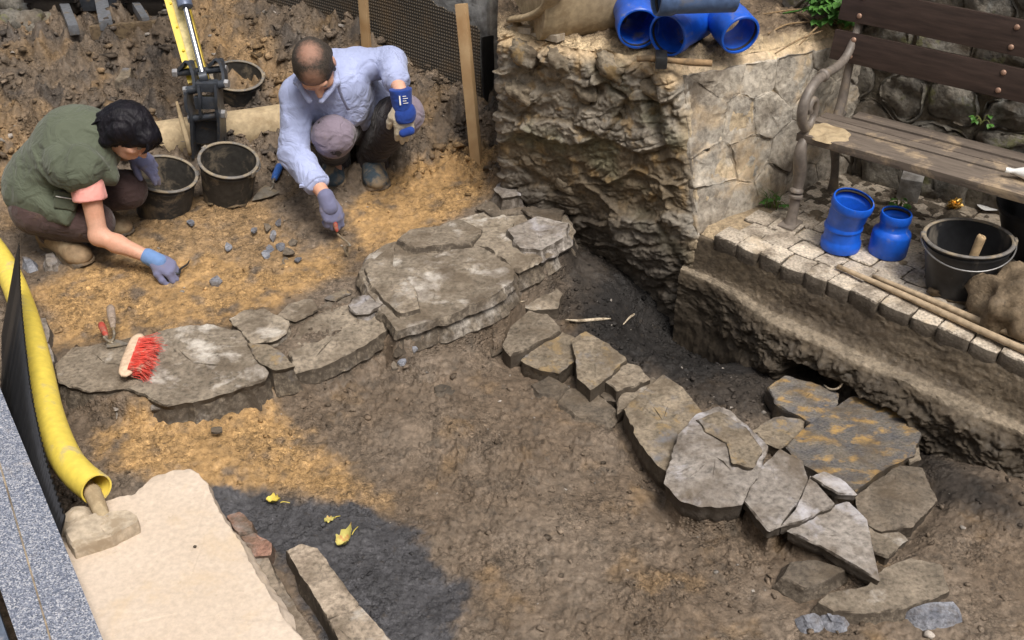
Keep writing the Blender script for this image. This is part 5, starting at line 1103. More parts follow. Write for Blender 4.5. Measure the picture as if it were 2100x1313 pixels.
# blade and undercarriage at the back
M['strut'] = plain('strut_steel', (.17, .18, .20), .5, .5, (.20, .155, .10), .55, 12, .3, .3)
k0, k1 = P(185, 62, .47), P(440, 40, .50); kd = unit(k1-k0); kn = A(-kd[1], kd[0], 0)
obj('blade', *box((k0+k1)/2+A(0, 0, -.03), np.linalg.norm(k1-k0), .04, .11, (kd, kn, A(0, 0, 1)), .008), M['soil_plain'], EX, True, sharp=30)
for (x0, y0, x1, y1, w) in ((152, 62, 118, -16, .055), (218, 52, 204, -16, .075), (300, 46, 250, -22, .045)):
    a_, b_ = P(x0, y0, .50), W(x1, y1, 7.0)+A(0, 0, .05); d_ = unit(b_-a_); X_, Y_, Z_ = frame(d_)
    obj('blade_strut', *box((a_+b_)/2, w, .06, np.linalg.norm(b_-a_), (X_, Y_, Z_), .008), M['strut'], EX, True, sharp=30)
for x in (100, 300):
    c = P(x, 42, .45)+A(0, .72, .16); tr = obj('track', *box(c, .30, 1.3, .36, None, .12, 4), M['rubber'], EX, True, sharp=40)
    for k in range(9): obj('track_lug', *box(c+A(0, -.66+.012*abs(k-4)**1.5, -.14+.035*k), .31, .04, .018, None, .004), M['rubber'], tr, False)
obj('undercarriage', *box(P(205, 44, .45)+A(0, .62, .25), .62, .9, .5, None, .04), M['machine'], EX, True, sharp=30)
# rubble at the far left corner
RP = thing('rubble_pile', P(35, 66, .40), 'pile of pale rubble stones at the far left corner of the dig', 'rubble')
for i, (px, py, r, dz) in enumerate([(15, 58, .11, .05), (55, 60, .10, .05), (88, 52, .08, .03), (30, 40, .12, .17), (65, 35, .10, .16), (10, 20, .12, .27), (45, 12, .12, .3), (75, 18, .09, .24)]):
    obj('stone', *blob(P(px, py+6, .40)+A(0, .06, dz*.5), (r, r*.8, r*.75), n=3, noise=.4, freq=6, seed=i*1.3+7), M['rubble'], RP, True)

# ------------------------------------------------------------------ digger bucket on the wall stump
DG = thing('digger_bucket', P(1150, 70, ZW+.02), 'muddy steel digger bucket with teeth standing on the wall stump left of the pipes', 'digger bucket')
q0_, q1_ = P(1112, 82, ZW+.02), P(1262, 76, ZW+.02); qd = unit(q1_-q0_+A(0, .06, 0)); qn = A(-qd[1], qd[0], 0); qn = qn if qn[1] > 0 else -qn; q0_ = q0_-qn*.075
pr = [(-.06, .0), (.0, -.005), (.05, .01), (.11, .06), (.15, .14), (.17, .24), (.15, .34), (.08, .42), (-.02, .45)]; pr = catmull(np.array(pr), 4)
vs, fs = [], []; nS = 24; n = len(pr); Lq = .34
for i in range(nS):
    for th in (0, .012):
        for a, h in pr: vs.append(q0_+qd*(Lq*i/(nS-1))+qn*(a*.0)+A(0, 0, h)+qn*(.17-a)*1.0*.55+qn*th)
vs = np.array(vs); g = []
for i in range(nS-1):
    for k in range(n-1):
        for o in (0, n):
            a = i*2*n+o+k; g.append((a, a+1, a+2*n+1, a+2*n))
    for k in (0, n-1): g.append((i*2*n+k, i*2*n+n+k, (i+1)*2*n+n+k, (i+1)*2*n+k))
shell_ = obj('shell', vs, g, M['dried_mud'], DG, True, sharp=60)
for s in (0, 1):
    base_ = q0_+qd*(Lq*s+(.004 if s else -.004)); o = [base_+qn*(.17-a)*.55+A(0, 0, h) for a, h in pr]+[base_+qn*.40+A(0, 0, .36), base_+qn*.46+A(0, 0, .08)]; m = len(o)
    vv = np.vstack([np.array(o)-qd*.007, np.array(o)+qd*.007]); obj('side_plate', vv, [tuple(range(m)), tuple(range(2*m-1, m-1, -1))]+[(i, m+i, m+(i+1) % m, (i+1) % m) for i in range(m)], M['dried_mud'], DG, False)
obj('lip', *tube([P(1048, 40, ZW+.06), P(1085, 34, ZW+.10), P(1120, 16, ZW+.16), P(1140, -15, ZW+.24)], [.03, .035, .04, .045], 12, 5, oval=.45), M['dried_mud'], DG, True)
M['tooth'] = plain('tooth_steel', (.45, .40, .33), .5, .4, (.36, .27, .17), .5, 18, .3, .3)
for (x0, y0, x1, y1) in ((1150, 78, 1086, 66), (1095, 62, 1032, 54)):
    a_, b_ = P(x0, y0, ZW+.035), P(x1, y1, ZW+.02); d_ = unit(b_-a_); s_ = unit(np.cross(d_, A(0, 0, 1))); vv = []
    for p_, w_, t_ in ((a_, .05, .028), (a_*.5+b_*.5, .05, .022), (b_, .035, .004)):
        for sx, sz in ((-1, -1), (1, -1), (1, 1), (-1, 1)): vv.append(p_+s_*sx*w_/2+A(0, 0, sz*t_/2))
    obj('tooth', vv, [(3, 2, 1, 0), (8, 9, 10, 11)]+[(r*4+j, r*4+(j+1) % 4, r*4+4+(j+1) % 4, r*4+4+j) for r in (0, 1) for j in range(4)], M['tooth'], DG, False)
# small worn type plate high on the shell
pl = q0_+qd*.27+A(0, 0, .30)+qn*.0; obj('type_plate', *box(pl+qn*(.17-.163)*.55-qn*.004, .10, .006, .05, (qd, qn, A(0, 0, 1)), .002), M['tooth'], shell_, False)

# ------------------------------------------------------------------ near left: granite steps, sandstone slab, drainage sheet, yellow pipe, bricks
def granite():
    t = NT('granite', .45, .45); v1 = t.voro(300, out='Color'); sp = t.n.new('ShaderNodeSeparateColor'); t.l.new(v1, sp.inputs[0])
    k = t.ramp(sp.outputs[0], [(.0, (.05, .06, .085)), (.35, (.15, .17, .23)), (.65, (.28, .305, .37)), (.92, (.55, .55, .58))]); n = t.noise(90, 4)
    k = t.mix(t.ramp(n, [(.35, .55), (.6, 0.0)]), k, (.11, .13, .18)); k = t.mix(t.ramp(t.noise(6, 6, .7), [(.60, 0.0), (.75, .6)]), k, (.50, .43, .35))
    t.color(k); t.bump(n, .3, .002); return t.m
M['granite'] = granite(); M['granite_wet'] = plain('granite_dark', (.10, .125, .17), .4, .5, (.30, .30, .32), .6, 30, .2)
ZG = .40
GR = thing('granite_step', P(100, 1200, ZG), 'speckled blue grey granite step slabs at the lower left corner', 'step')
def lin(a, b, t): return (a[0]+(b[0]-a[0])*t, a[1]+(b[1]-a[1])*t)
e = [(-60, 650), (0, 795), (225, 1345), (320, 1580)]; s1 = [(-120, 640), (-45, 800), (112, 1345), (190, 1580)]; s2 = [(-250, 640), (-150, 800), (40, 1345), (120, 1580)]; s3 = [(-700, 640), (-700, 1580)]
def gslab(pts, z, mat, seed): obj('slab', *slab(px_poly(pts, z), z, .16, jit=.0015, rough=.0015, layers=1, bev=.004, seed=seed, n=60, splay=0, lay_amp=0), mat, GR, True, sharp=35)
off = lambda L_, d: [(x+d, y) for x, y in L_]
gslab(e+off(s1, 3)[::-1], ZG, M['granite'], 1); gslab(off(s1, -1)+off(s2, 8)[::-1], ZG, M['granite'], 2); gslab(off(s2, -10)+[s3[1], s3[0]], ZG-.02, M['granite_wet'], 3)
obj('joint', *slab(px_poly(off(s1, 3)+off(s1, -1)[::-1], ZG-.003), ZG-.003, .1, jit=0, rough=.001, layers=1, bev=.0005, n=40, splay=0, lay_amp=0), M['mortar'], GR, False)
def sandstone():
    t = NT('sandstone', .8, .25); n = t.noise(3, 5, .6); n2 = t.noise(60, 5, .65); k = t.mix(t.ramp(n, [(.35, 0.0), (.65, 1.0)]), (.57, .47, .375), (.63, .53, .435))
    k = t.mix(1.0, k, t.ramp(n2, [(.3, .84), (.7, 1.1)]), 'MULTIPLY'); k = t.mix(t.ramp(t.noise(38, 5, .75, t.map((1, 1, 1), (2, 6, 1))), [(.62, 0.0), (.70, .5)]), k, (.42, .33, .23)); k = t.mix(t.ramp(t.noise(5, 6, .7, t.map((1, 1, 1), (4, 2, 8)), .4), [(.56, 0.0), (.74, .6)]), k, (.58, .44, .28))
    t.color(k); b_ = t.bump(n2, .35, .003); t.bump(t.noise(300, 2), .3, .001, b_); return t.m
M['sandstone'] = sandstone(); M['sand_break'] = stone_mat('sand_break', (.66, .55, .43), (.78, .70, .60), None, freq=18)
ZS = .30
pp = [(60, 1070), (125, 1062), (165, 1040), (232, 1020), (275, 1008), (312, 974), (350, 962), (392, 957), (424, 985), (442, 1030), (470, 1075), (492, 1105), (512, 1150), (545, 1200), (585, 1265), (625, 1313), (690, 1420), (760, 1560), (200, 1560)]
SL = thing('sandstone_slab', P(350, 1200, ZS-.08), 'large pale sandstone slab with broken edges at the bottom left', 'stone slab')
obj('slab', *slab(px_poly(pp, ZS), ZS, .075, jit=.007, hf=1.3, rough=.003, layers=5, bev=.009, seed=6.6, n=300, splay=.02, lay_amp=1.2), M['sandstone'], SL, True, sharp=40)
b_ = P(400, 1122, ZS+.001); tag(obj('pebble', *blob(b_+A(0, 0, .002), (.005, .004, .003), n=2, seed=1), M['slate_dark'], None, True), 'tiny grey pebble in the middle of the sandstone slab', 'pebble')
M['pale_mortar'] = plain('pale_mortar', (.45, .375, .285), .85, .2, (.33, .26, .18), .52, 14, .5, var=.25, nf=50)
# broken mortar cake under the pipe mouth
v, f = slab(px_poly([(131, 1086), (160, 1066), (194, 1050), (259, 1042), (281, 1054), (281, 1068), (227, 1096), (150, 1122), (134, 1100)], ZS+.045), ZS+.045, .050, jit=.004, rough=.006, layers=3, bev=.006, seed=8.1, n=90, splay=0, lay_amp=.3)
tag(obj('mortar_lump', v, f, M['pale_mortar'], None, True, sharp=40), 'half round mortar cake on the sandstone slab below the yellow pipe', 'mortar lump')
v, f = slab(px_poly([(118, 1072), (150, 1045), (178, 1040), (180, 1060), (140, 1080)], ZS+.03), ZS+.045, .045, jit=.006, rough=.01, layers=2, bev=.01, seed=9.3, dome=.012)
tag(obj('mortar_lump', v, f, M['pale_mortar'], None, True, sharp=40), 'small mortar lump between the granite step and the larger mortar cake', 'mortar lump')
M['ypipe'] = plain('yellow_pipe', (.78, .61, .10), .45, .42, (.50, .42, .27), .55, 8, .03, var=.10)
path = [P(-160, 330, .22), P(-60, 450, .215), P(4, 535, .225), P(46, 630, .245), P(76, 740, .275), P(100, 850, .305), P(130, 930, .33), P(160, 972, .345), P(198, 1003, .355)]
PI = thing('drain_pipe', path[-1]-A(0, 0, .06), 'bent yellow plastic drain pipe emptying onto the sandstone slab', 'pipe')
pr_ = catmull(np.array(path), 10); r_p = .047; v1, f1 = tube(pr_, r_p, 28, 0, cap=False); v2, f2 = tube(pr_, r_p-.005, 28, 0, cap=False); n1 = len(v1); nn_ = len(pr_)
fs = list(f1)+[tuple(n1+i for i in reversed(q)) for q in f2]
for r0_ in (0, (nn_-1)*28):
    for j in range(28): k = (j+1) % 28; fs.append((r0_+j, n1+r0_+j, n1+r0_+k, r0_+k) if r0_ else (r0_+k, n1+r0_+k, n1+r0_+j, r0_+j))
obj('pipe_wall', np.vstack([v1, v2]), fs, M['ypipe'], PI, True, sharp=50)
obj('silt', *tube([pr_[-14]-A(0, 0, .035), pr_[-5]-A(0, 0, .034), P(190, 1012, .345), P(205, 1045, .335), P(215, 1068, .325)], [.024, .026, .025, .022, .018], 12, 5), M['dried_mud'], PI, True)
# ribbed black sheet between step and pipe
M['ribbed'] = plain('ribbed_sheet', (.035, .035, .037), .4, .5, (.12, .10, .08), .66, 8, .1)
def left_sheet():
    hem = catmull(np.array([P(38, 497, .54), P(41, 600, .51), P(50, 700, .49), P(64, 810, .475), P(86, 915, .46), P(110, 1000, .445), P(132, 1062, .43)]), 40); n = len(hem); nt = 10; vs = []
    L_ = np.r_[0, np.cumsum(np.linalg.norm(np.diff(hem, axis=0), axis=1))]
    for i in range(n):
        for j in range(nt):
            t = j/(nt-1); vs.append(hem[i]+A(-.16*t, -.03*t, -.42*t)+A(.007, .0, .006)*math.sin(L_[i]*2*math.pi/.024)*(1 if t > .03 else .3))
    return np.array(vs), grid_faces(n, nt)
v, f = left_sheet(); n_ = len(v); v2 = v+A(.004, 0, .002)
tag(obj('drainage_sheet', np.vstack([v, v2]), np.vstack([f, f[:, ::-1]+n_]), M['ribbed'], None, True), 'black ribbed drainage sheet between granite step and yellow pipe', 'membrane')
# old brick edging set in mortar
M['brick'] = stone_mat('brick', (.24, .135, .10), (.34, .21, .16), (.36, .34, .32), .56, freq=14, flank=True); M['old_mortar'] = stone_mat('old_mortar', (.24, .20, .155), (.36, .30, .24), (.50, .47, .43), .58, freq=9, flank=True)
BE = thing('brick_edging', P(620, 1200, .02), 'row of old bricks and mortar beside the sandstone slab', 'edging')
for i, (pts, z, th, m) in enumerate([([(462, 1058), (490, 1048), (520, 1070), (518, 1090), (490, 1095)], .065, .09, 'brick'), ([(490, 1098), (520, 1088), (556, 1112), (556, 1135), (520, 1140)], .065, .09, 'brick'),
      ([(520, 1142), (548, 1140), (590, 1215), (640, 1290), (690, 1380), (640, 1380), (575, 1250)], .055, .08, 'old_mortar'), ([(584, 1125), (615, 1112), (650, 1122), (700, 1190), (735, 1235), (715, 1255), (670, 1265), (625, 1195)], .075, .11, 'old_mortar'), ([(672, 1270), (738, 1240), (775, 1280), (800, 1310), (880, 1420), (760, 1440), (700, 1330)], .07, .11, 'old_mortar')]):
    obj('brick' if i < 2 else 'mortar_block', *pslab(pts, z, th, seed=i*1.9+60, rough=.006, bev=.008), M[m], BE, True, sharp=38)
# ------------------------------------------------------------------ plants
M['leaf'] = plain('leaf_green', (.075, .20, .035), .5, .4, None, bumps=.1, var=.35, nf=30); M['stem'] = plain('stem', (.16, .18, .06), .7, .3)
def leafy(base, n, hgt, spread, lab, seed, size=.035, cat='plant'):
    r = np.random.default_rng(seed); t = thing('leafy_plant', base, lab, cat, 'weeds around the bench'); vs, fs = [], []; sv, sf = [], []
    for k in range(n):
        a = r.random()*6.28; d = spread*math.sqrt(r.random()); top = base+A(d*math.cos(a), d*math.sin(a)*.8, hgt*(.35+.65*r.random())*(1-.4*d/spread))
        st = tube([base+A(r.normal(0, .008), r.normal(0, .008), 0), (base+top)/2+A(0, 0, .02), top], [.003, .002, .0012], 5, 3); o = sum(len(q) for q in sv); sv.append(st[0]); sf += [tuple(i+o for i in g) for g in st[1]]
        for j in range(3):
            b2 = a+(j-1)*1.3+r.normal(0, .25); dr = unit(A(math.cos(b2), math.sin(b2), r.uniform(-.35, .15))); sd = unit(np.cross(dr, A(0, 0, 1))); up = np.cross(sd, dr); L_ = size*r.uniform(.7, 1.25); o = sum(len(q) for q in vs); q = []
            for tt, w in ((0, .05), (.18, .34), (.34, .46), (.5, .38), (.62, .44), (.8, .25), (1, .01)):
                for s in (-1, 0, 1): q.append(top+dr*L_*tt+sd*s*w*L_+up*(abs(s)*w*L_*.25-.35*L_*tt*tt))
            vs.append(np.array(q)); fs += [tuple(i+o for i in g) for g in grid_faces(7, 3)]
    obj('stems', np.concatenate(sv), sf, M['stem'], t, True); tag(obj('foliage', np.concatenate(vs), fs, M['leaf'], t, False), kind='stuff')
leafy(P(1735, 58, ZW+.03), 120, .22, .165, 'bright green leafy weed growing on the wall stump behind the bench arm', 3)
leafy(P(1590, 425, ZP), 7, .06, .05, 'small dull weed beside the front bench leg', 5, .02); leafy(P(1840, 425, ZP+.01), 8, .05, .05, 'low green weed beside the concrete block under the bench', 6, .022)
leafy(P(2050, 408, ZP+.01), 5, .03, .03, 'single small green sprout under the right of the bench', 8, .025)
leafy(RO+BD*.95+A(0, 0, 1.0)-BN*.02, 10, .10, .10, 'ivy sprig hanging on the rubble wall above the bench', 9, .03); leafy(RO+BD*.52+A(0, 0, .42)-BN*.03, 5, .06, .05, 'tiny weed in the rubble wall behind the bench slats', 10, .02)
M['grass'] = plain('grass', (.09, .16, .035), .6, .3)
GT = thing('grass_tuft', P(1597, 425, ZP), 'thin grass blades at the wall foot left of the bench leg', 'grass'); vs, fs = [], []
for k in range(16):
    b0_ = P(1580+rng.uniform(-12, 14), 425+rng.uniform(-4, 6), ZP); a = rng.random()*6.28; h = rng.uniform(.04, .10); vv, ff = tube([b0_, b0_+A(math.cos(a)*.015, math.sin(a)*.015, h*.7), b0_+A(math.cos(a)*.05, math.sin(a)*.04, h)], [.0016, .0013, .0004], 4, 3); o = sum(len(q) for q in vs); vs.append(vv); fs += [tuple(i+o for i in g) for g in ff]
tag(obj('grass_blades', np.concatenate(vs), fs, M['grass'], GT, True), kind='stuff')
# twigs and dead stalks on the wall top
for i, (x0, y0, x1, y1) in enumerate([(1590, 110, 1690, 62), (1560, 30, 1700, 20), (1600, 52, 1720, 48), (1575, 70, 1640, 45), (1640, 92, 1700, 40), (1620, 20, 1680, 60)]):
    stick('twig', [P(x0, y0, ZW+.045), P((x0+x1)/2, (y0+y1)/2-5, ZW+.06), P(x1, y1, ZW+.05)], [.003, .004, .002], M['root'], 'dry brown twig on the soil right of the blue pipe ring', 'twig', 'dry twigs on the wall top')
stick('stalk', [P(1605, 28, ZW+.06), P(1650, 18, ZW+.09), P(1700, -8, ZW+.12)], [.004, .004, .003], M['leaf'], 'green stalk lying on the soil behind the blue pipe ring', 'stalk')
# sand spilled on the bench seat
v, f = slab(np.array([[0, 0], [.12, -.01], [.16, .05], [.13, .12], [.03, .13], [-.01, .07]]), BZ+.010, .010, jit=.02, rough=.012, layers=1, bev=.006, seed=3, n=30, fr=(A(*bp(.02, .0, 0)[:2], 0), BD, BN, A(0, 0, 1)), splay=.01)
tag(obj('sand_heap', v, f, M['dried_mud'], None, True), 'sand spilled on the left end of the bench seat', 'sand')
# ------------------------------------------------------------------ people
def skin_mat():
    t = NT('skin', .5, .35); n = t.noise(14, 4); n2 = t.noise(120, 3)
    k = t.mix(t.ramp(n, [(.35, 0.0), (.7, 1.0)]), (.60, .315, .215), (.66, .385, .28)); k = t.mix(1.0, k, t.ramp(n2, [(.3, .93), (.7, 1.06)]), 'MULTIPLY')
    t.color(k); t.b.inputs['Subsurface Weight'].default_value = .08; t.b.inputs['Subsurface Radius'].default_value = (.012, .005, .003); t.bump(n2, .15, .001); return t.m
M['skin'] = skin_mat()
M['shirt'] = cloth_mat('shirt', (.37, .42, .64), folds=.9, fold_freq=11); M['trousers'] = cloth_mat('trousers', (.034, .027, .030), folds=.8, dirt=(.13, .10, .075), dcover=.58); M['kneepatch'] = cloth_mat('knee_patch', (.235, .195, .245), folds=.8, dirt=(.20, .155, .12), dcover=.55)
M['vest'] = cloth_mat('vest', (.100, .115, .082), folds=.9, fold_freq=12); M['vest_flap'] = cloth_mat('vest_flap', (.088, .10, .072), folds=.5); M['brown_trousers'] = cloth_mat('brown_trousers', (.075, .048, .046), folds=.7, dirt=(.17, .12, .085), dcover=.60)
M['pink'] = cloth_mat('pink_cotton', (.80, .36, .32), folds=.4); M['glove_grey'] = cloth_mat('glove_grey', (.165, .17, .275), dirt=(.24, .18, .12), dcover=.55, folds=.3); M['glove_cuff'] = cloth_mat('glove_cuff', (.15, .26, .50), folds=.4)
M['glove_cream'] = cloth_mat('glove_cream', (.56, .49, .37), dirt=(.27, .20, .14), dcover=.55, folds=.5); M['glove_blue'] = cloth_mat('glove_blue', (.020, .055, .27), folds=.4)
M['boot_tan'] = plain('boot_tan', (.25, .175, .105), .75, .25, (.33, .255, .165), .5, 10, .4); M['sole'] = plain('boot_sole', (.12, .10, .08), .8, .2, (.27, .20, .13), .45, 14, .4); M['boot_blue'] = plain('boot_blue', (.055, .08, .105), .6, .35, (.30, .23, .15), .47, 11, .3); M['lace'] = plain('lace', (.05, .035, .03), .7, .3)
def hair_mat(name, c1, c2, axis_map):
    t = NT(name, .5, .22); n = t.noise(30, 5, .6, t.map(axis_map)); t.color(t.mix(t.ramp(n, [(.3, 0.0), (.7, 1.0)]), c1, c2)); t.bump(t.noise(90, 4, .65, t.map(axis_map)), .9, .006); return t
M['hair_black'] = hair_mat('black_hair', (.004, .004, .007), (.014, .012, .017), (1, .35, .35)).m
def folds(m, amp, freq, stretch=(1, 1, 1), seed=0.0):
    """crisp cloth folds: sharp ridges with soft flanks"""
    vs, fs = m; N = vnormals(vs, fs); q = vs*np.array(stretch); w = 0.08*np.column_stack([fbm(vs, 4, 2, seed=seed+k) for k in range(3)])
    f = 1-np.abs(perlin(((q+w)*freq+50+seed).astype(np.float32)))*2.2; f = np.clip(f, 0, 1)**2.5; g = np.clip(fbm(vs, 3.5, 2, seed=seed+5)*1.6+.5, 0, 1)
    return vs+N*(amp*f*g)[:, None], fs
def hand_prims(w, d, up, side, s=1.0, curl=(.5, .5, .5, .5), thick=1.0, tcurl=.4, tout=.8):
    d = unit(d); up = unit(up-d*np.dot(up, d)); side0 = np.cross(d, up); side = side0 if np.dot(side0, side) > 0 else -side0; pr = []
    offs = (.030, .010, -.010, -.029); fw = (.086, .091, .087, .077); lf = (1.0, 1.1, 1.02, .82)
    pr.append(ell(w+d*.045*s, (.042*s*thick, .050*s, .018*s*thick), (side, d, up), .012))
    for o, f, l, c in zip(offs, fw, lf, curl):
        k = w+d*f*s+side*o*s; pr.append(cone(w+d*.014*s+side*o*.65*s, k, .0165*s*thick, .0135*s*thick, .012)); p = k; ang = 0
        for j, (ln, bend, r0, r1) in enumerate(((.042, .75, .0122, .0112), (.027, 1.1, .0112, .0102), (.021, .8, .0102, .0085))):
            ang += c*bend; dr = d*math.cos(ang)-up*math.sin(ang)+side*o*1.2*(1 if j == 0 else .3); q = p+unit(dr)*ln*l*s; pr.append(cone(p, q, r0*s*thick, r1*s*thick, .004)); p = q
    p = w+side*.020*s+d*.018*s; dr = unit(d*(1-.45*tout)+side*tout-up*.35)
    for j, (ln, r0, r1) in enumerate(((.044, .0175, .0145), (.033, .0140, .0125), (.026, .0125, .0100))):
        q = p+dr*ln*s; pr.append(cone(p, q, r0*s*thick, r1*s*thick, .008)); p = q; dr = unit(dr*math.cos(tcurl)+unit(d-up*.6-side*.35)*math.sin(tcurl))
    return pr
def head_prims(c, f, up, s=1.0, female=False):
    """head centre, facing direction, crown direction"""
    f = unit(f); up = unit(up-f*np.dot(up, f)); r = np.cross(f, up); at = lambda a, b, c_: c+(r*a+f*b+up*c_)*s
    pr = [ell(at(0, -.010, .025), np.array([.076, .096, .088])*s, (r, f, up), .03), ell(at(0, .020, -.030), np.array([.064, .072, .075])*s, (r, f, up), .03), ell(at(0, .050, -.080), np.array([.040 if female else .046, .036, .030])*s, (r, f, up), .025),
          cone(at(0, .090, .012), at(0, .113, -.028), .0085*s, .0135*s, .012), cone(at(-.012, .100, -.034), at(.012, .100, -.034), .008*s, .008*s, .008), ell(at(0, .088, -.060), np.array([.024, .012, .007])*s, (r, f, up), .006), ell(at(0, .086, -.071), np.array([.021, .012, .007])*s, (r, f, up), .006),
          ell(at(0, .080, .030), np.array([.052, .016, .010])*s, (r, f, up), .014), ell(at(.042, .062, -.025), np.array([.022, .022, .018])*s, (r, f, up), .018), ell(at(-.042, .062, -.025), np.array([.022, .022, .018])*s, (r, f, up), .018)]
    for sg in (-1, 1):
        pr += [ell(at(sg*.077, -.012, -.010), np.array([.010, .022, .032])*s, (r, f, up), .008), ell(at(sg*.076, -.004, -.034), np.array([.008, .010, .014])*s, (r, f, up), .006)]
    cut = [ell(at(sg*.033, .100, .008), np.array([.017, .014, .010])*s, (r, f, up), .010) for sg in (-1, 1)]
    eyes = [at(sg*.033, .079, .007) for sg in (-1, 1)]
    return pr, cut, eyes, at
M['eye'] = plain('eye', (.35, .30, .27), .2, .5)
def shoe(heel, toe, ankle, parent, mup, name, wide=1.0):
    d = unit((toe-heel)*A(1, 1, 0)); sd = np.cross(d, A(0, 0, 1)); L_ = np.linalg.norm((toe-heel)[:2]); z = A(0, 0, 1); h0 = heel; s = L_/.30*wide
    at = lambda a, b, c_: heel+d*a*L_+sd*b*s+z*(c_*s)+z*((toe[2]-heel[2])*a)
    up = [cone(at(.14, 0, .05), at(.16, 0, .10), .040*s, .040*s, .03), cone(at(.16, 0, .09), ankle, .044*s, .046*s, .03), cone(at(.15, 0, .045), at(.78, .006, .040), .038*s, .040*s, .03), ell(at(.80, .004, .038), (.062*s, .046*s, .034*s), (d, sd, z), .03), cone(at(.30, 0, .085), at(.60, 0, .052), .036*s, .034*s, .03), ell(at(.14, 0, .045), (.042*s, .038*s, .05*s), (d, sd, z), .02)]
    b = obj(name, *wrinkle(sdf_mesh(up, .0055, [half(at(0, 0, .012), z*-1)][:0]), .0016, 18, seed=2), M[mup], parent, True)
    o = []
    for a, w in ((-.01, .012), (0, .028), (.06, .036), (.2, .037), (.4, .035), (.6, .043), (.78, .049), (.9, .045), (.98, .028), (1.0, .010)): o.append((a, w))
    ring = [(a, w) for a, w in o]+[(a, -w) for a, w in reversed(o)]; n = len(ring); vs = []
    for c_ in (0.0, .008, .022, .028):
        for a, w in ring: k = 1.0 if c_ < .025 else .96; vs.append(at(.5+(a-.5)*k, w*k*1.04, c_+(.018 if a > .92 else 0)*(1-c_/.03)))
    fs = [tuple(range(n-1, -1, -1)), tuple(3*n+i for i in range(n))]+[(r_*n+i, r_*n+(i+1) % n, r_*n+n+(i+1) % n, r_*n+n+i) for r_ in range(3) for i in range(n)]
    obj('sole', vs, fs, M['sole'], b, True, sharp=50)
    lc = []
    for k in range(4):
        a = .30+.085*k; hz = .112-.016*k; lc.append(tube([at(a, -.026, hz-.012), at(a+.02, -.012, hz+.006), at(a+.03, .012, hz+.006), at(a+.05, .027, hz-.012)], .0026, 6, 3))
    for k, g in enumerate(lc): obj('lace', *g, M['lace'], b, True)
    return b

# ---- woman in the olive vest
WO = thing('person', A(-1.86, 4.17, .16), 'person in an olive vest and pink t-shirt crouching at the left, scraping the clay', 'person', 'diggers at work')
pel = A(-2.00, 4.22, .40); che = A(-1.80, 4.20, .625); shR, shL = A(-1.725, 4.055, .595), A(-1.70, 4.36, .63); nk = A(-1.655, 4.195, .70); hd = A(-1.560, 4.165, .705)
elR, wrR = A(-1.705, 3.985, .325), A(-1.498, 3.955, .240); elL, wrL = A(-1.72, 4.44, .50), A(-1.625, 4.33, .545); hdf, hdu = A(.66, -.22, -.72), A(.70, -.05, .70)
hpR, hpL, knR, knL, akR, akL = A(-2.00, 4.12, .37), A(-2.00, 4.33, .37), A(-1.755, 4.085, .335), A(-1.66, 4.275, .395), A(-1.975, 4.155, .255), A(-1.915, 4.405, .255)
hp, hc, eyes, hat = head_prims(hd, hdf, hdu, .91, True)
limbs = [cone(nk-A(.06, 0, .04), hd+A(-.02, .005, -.02), .052, .048, .03), cone(pel, che, .11, .10, .06), cone(che, nk-A(.05, 0, .04), .10, .05, .05), cone(shL, shR, .05, .05, .04)]
for a, b, c in ((shR, elR, wrR), (shL, elL, wrL)): limbs += [cone(a, b, .044, .036, .015), ell(b, (.036, .036, .036), None, .02), cone(b, b+(c-b)*.35, .036, .037, .02), cone(b+(c-b)*.35, c, .037, .025, .02), cone(c, c+unit(c-b)*.02, .024, .02, .015)]
for a, b, c in ((hpR, knR, akR), (hpL, knL, akL)): limbs += [cone(a, b, .075, .05, .03), cone(b, c, .05, .035, .03), cone(c, c+A(.1, -.04, -.05), .03, .025, .02)]
obj('body', *sdf_mesh(limbs+hp, .006, hc), M['skin'], WO, True)
for e in eyes: obj('eye', *blob(e, (.011, .011, .011), n=2, noise=0), M['eye'], WO, True)
arm_d = unit(elR-shR)
# hair: thick black bob with fringe, kept off the face
f_, u_ = unit(hdf), unit(hdu-unit(hdf)*np.dot(hdu, unit(hdf))); r_ = np.cross(f_, u_)
hair = [ell(hat(0, -.020, .030), (.086, .100, .091), (r_, f_, u_), .02), ell(hat(0, -.055, -.02), (.078, .066, .080), (r_, f_, u_), .03), cone(hat(.075, -.02, .02), hat(.078, -.035, -.075), .026, .016, .03), cone(hat(-.075, -.02, .02), hat(-.078, -.035, -.075), .026, .016, .03), ell(hat(0, .075, .062), (.062, .030, .030), (r_, f_, u_), .03), cone(hat(0, -.09, -.01), hat(.0, -.115, -.05), .035, .026, .03), ell(hat(.0, -.118, -.06), (.034, .022, .036), (r_, f_, u_), .02)]
hv, hf = sdf_mesh(hair, .006, [ell(hat(0, .115, -.055), (.068, .095, .085), (r_, f_, u_), .02)]); N_ = vnormals(hv, hf); loc_ = (hv-hd)@np.array([r_, f_, u_]).T
hv = hv+N_*(.011*fbm(loc_*A(1.0, .22, .3), 46, 3, .6, 3, True))[:, None]; HR = obj('hair', hv, hf, M['hair_black'], WO, True)
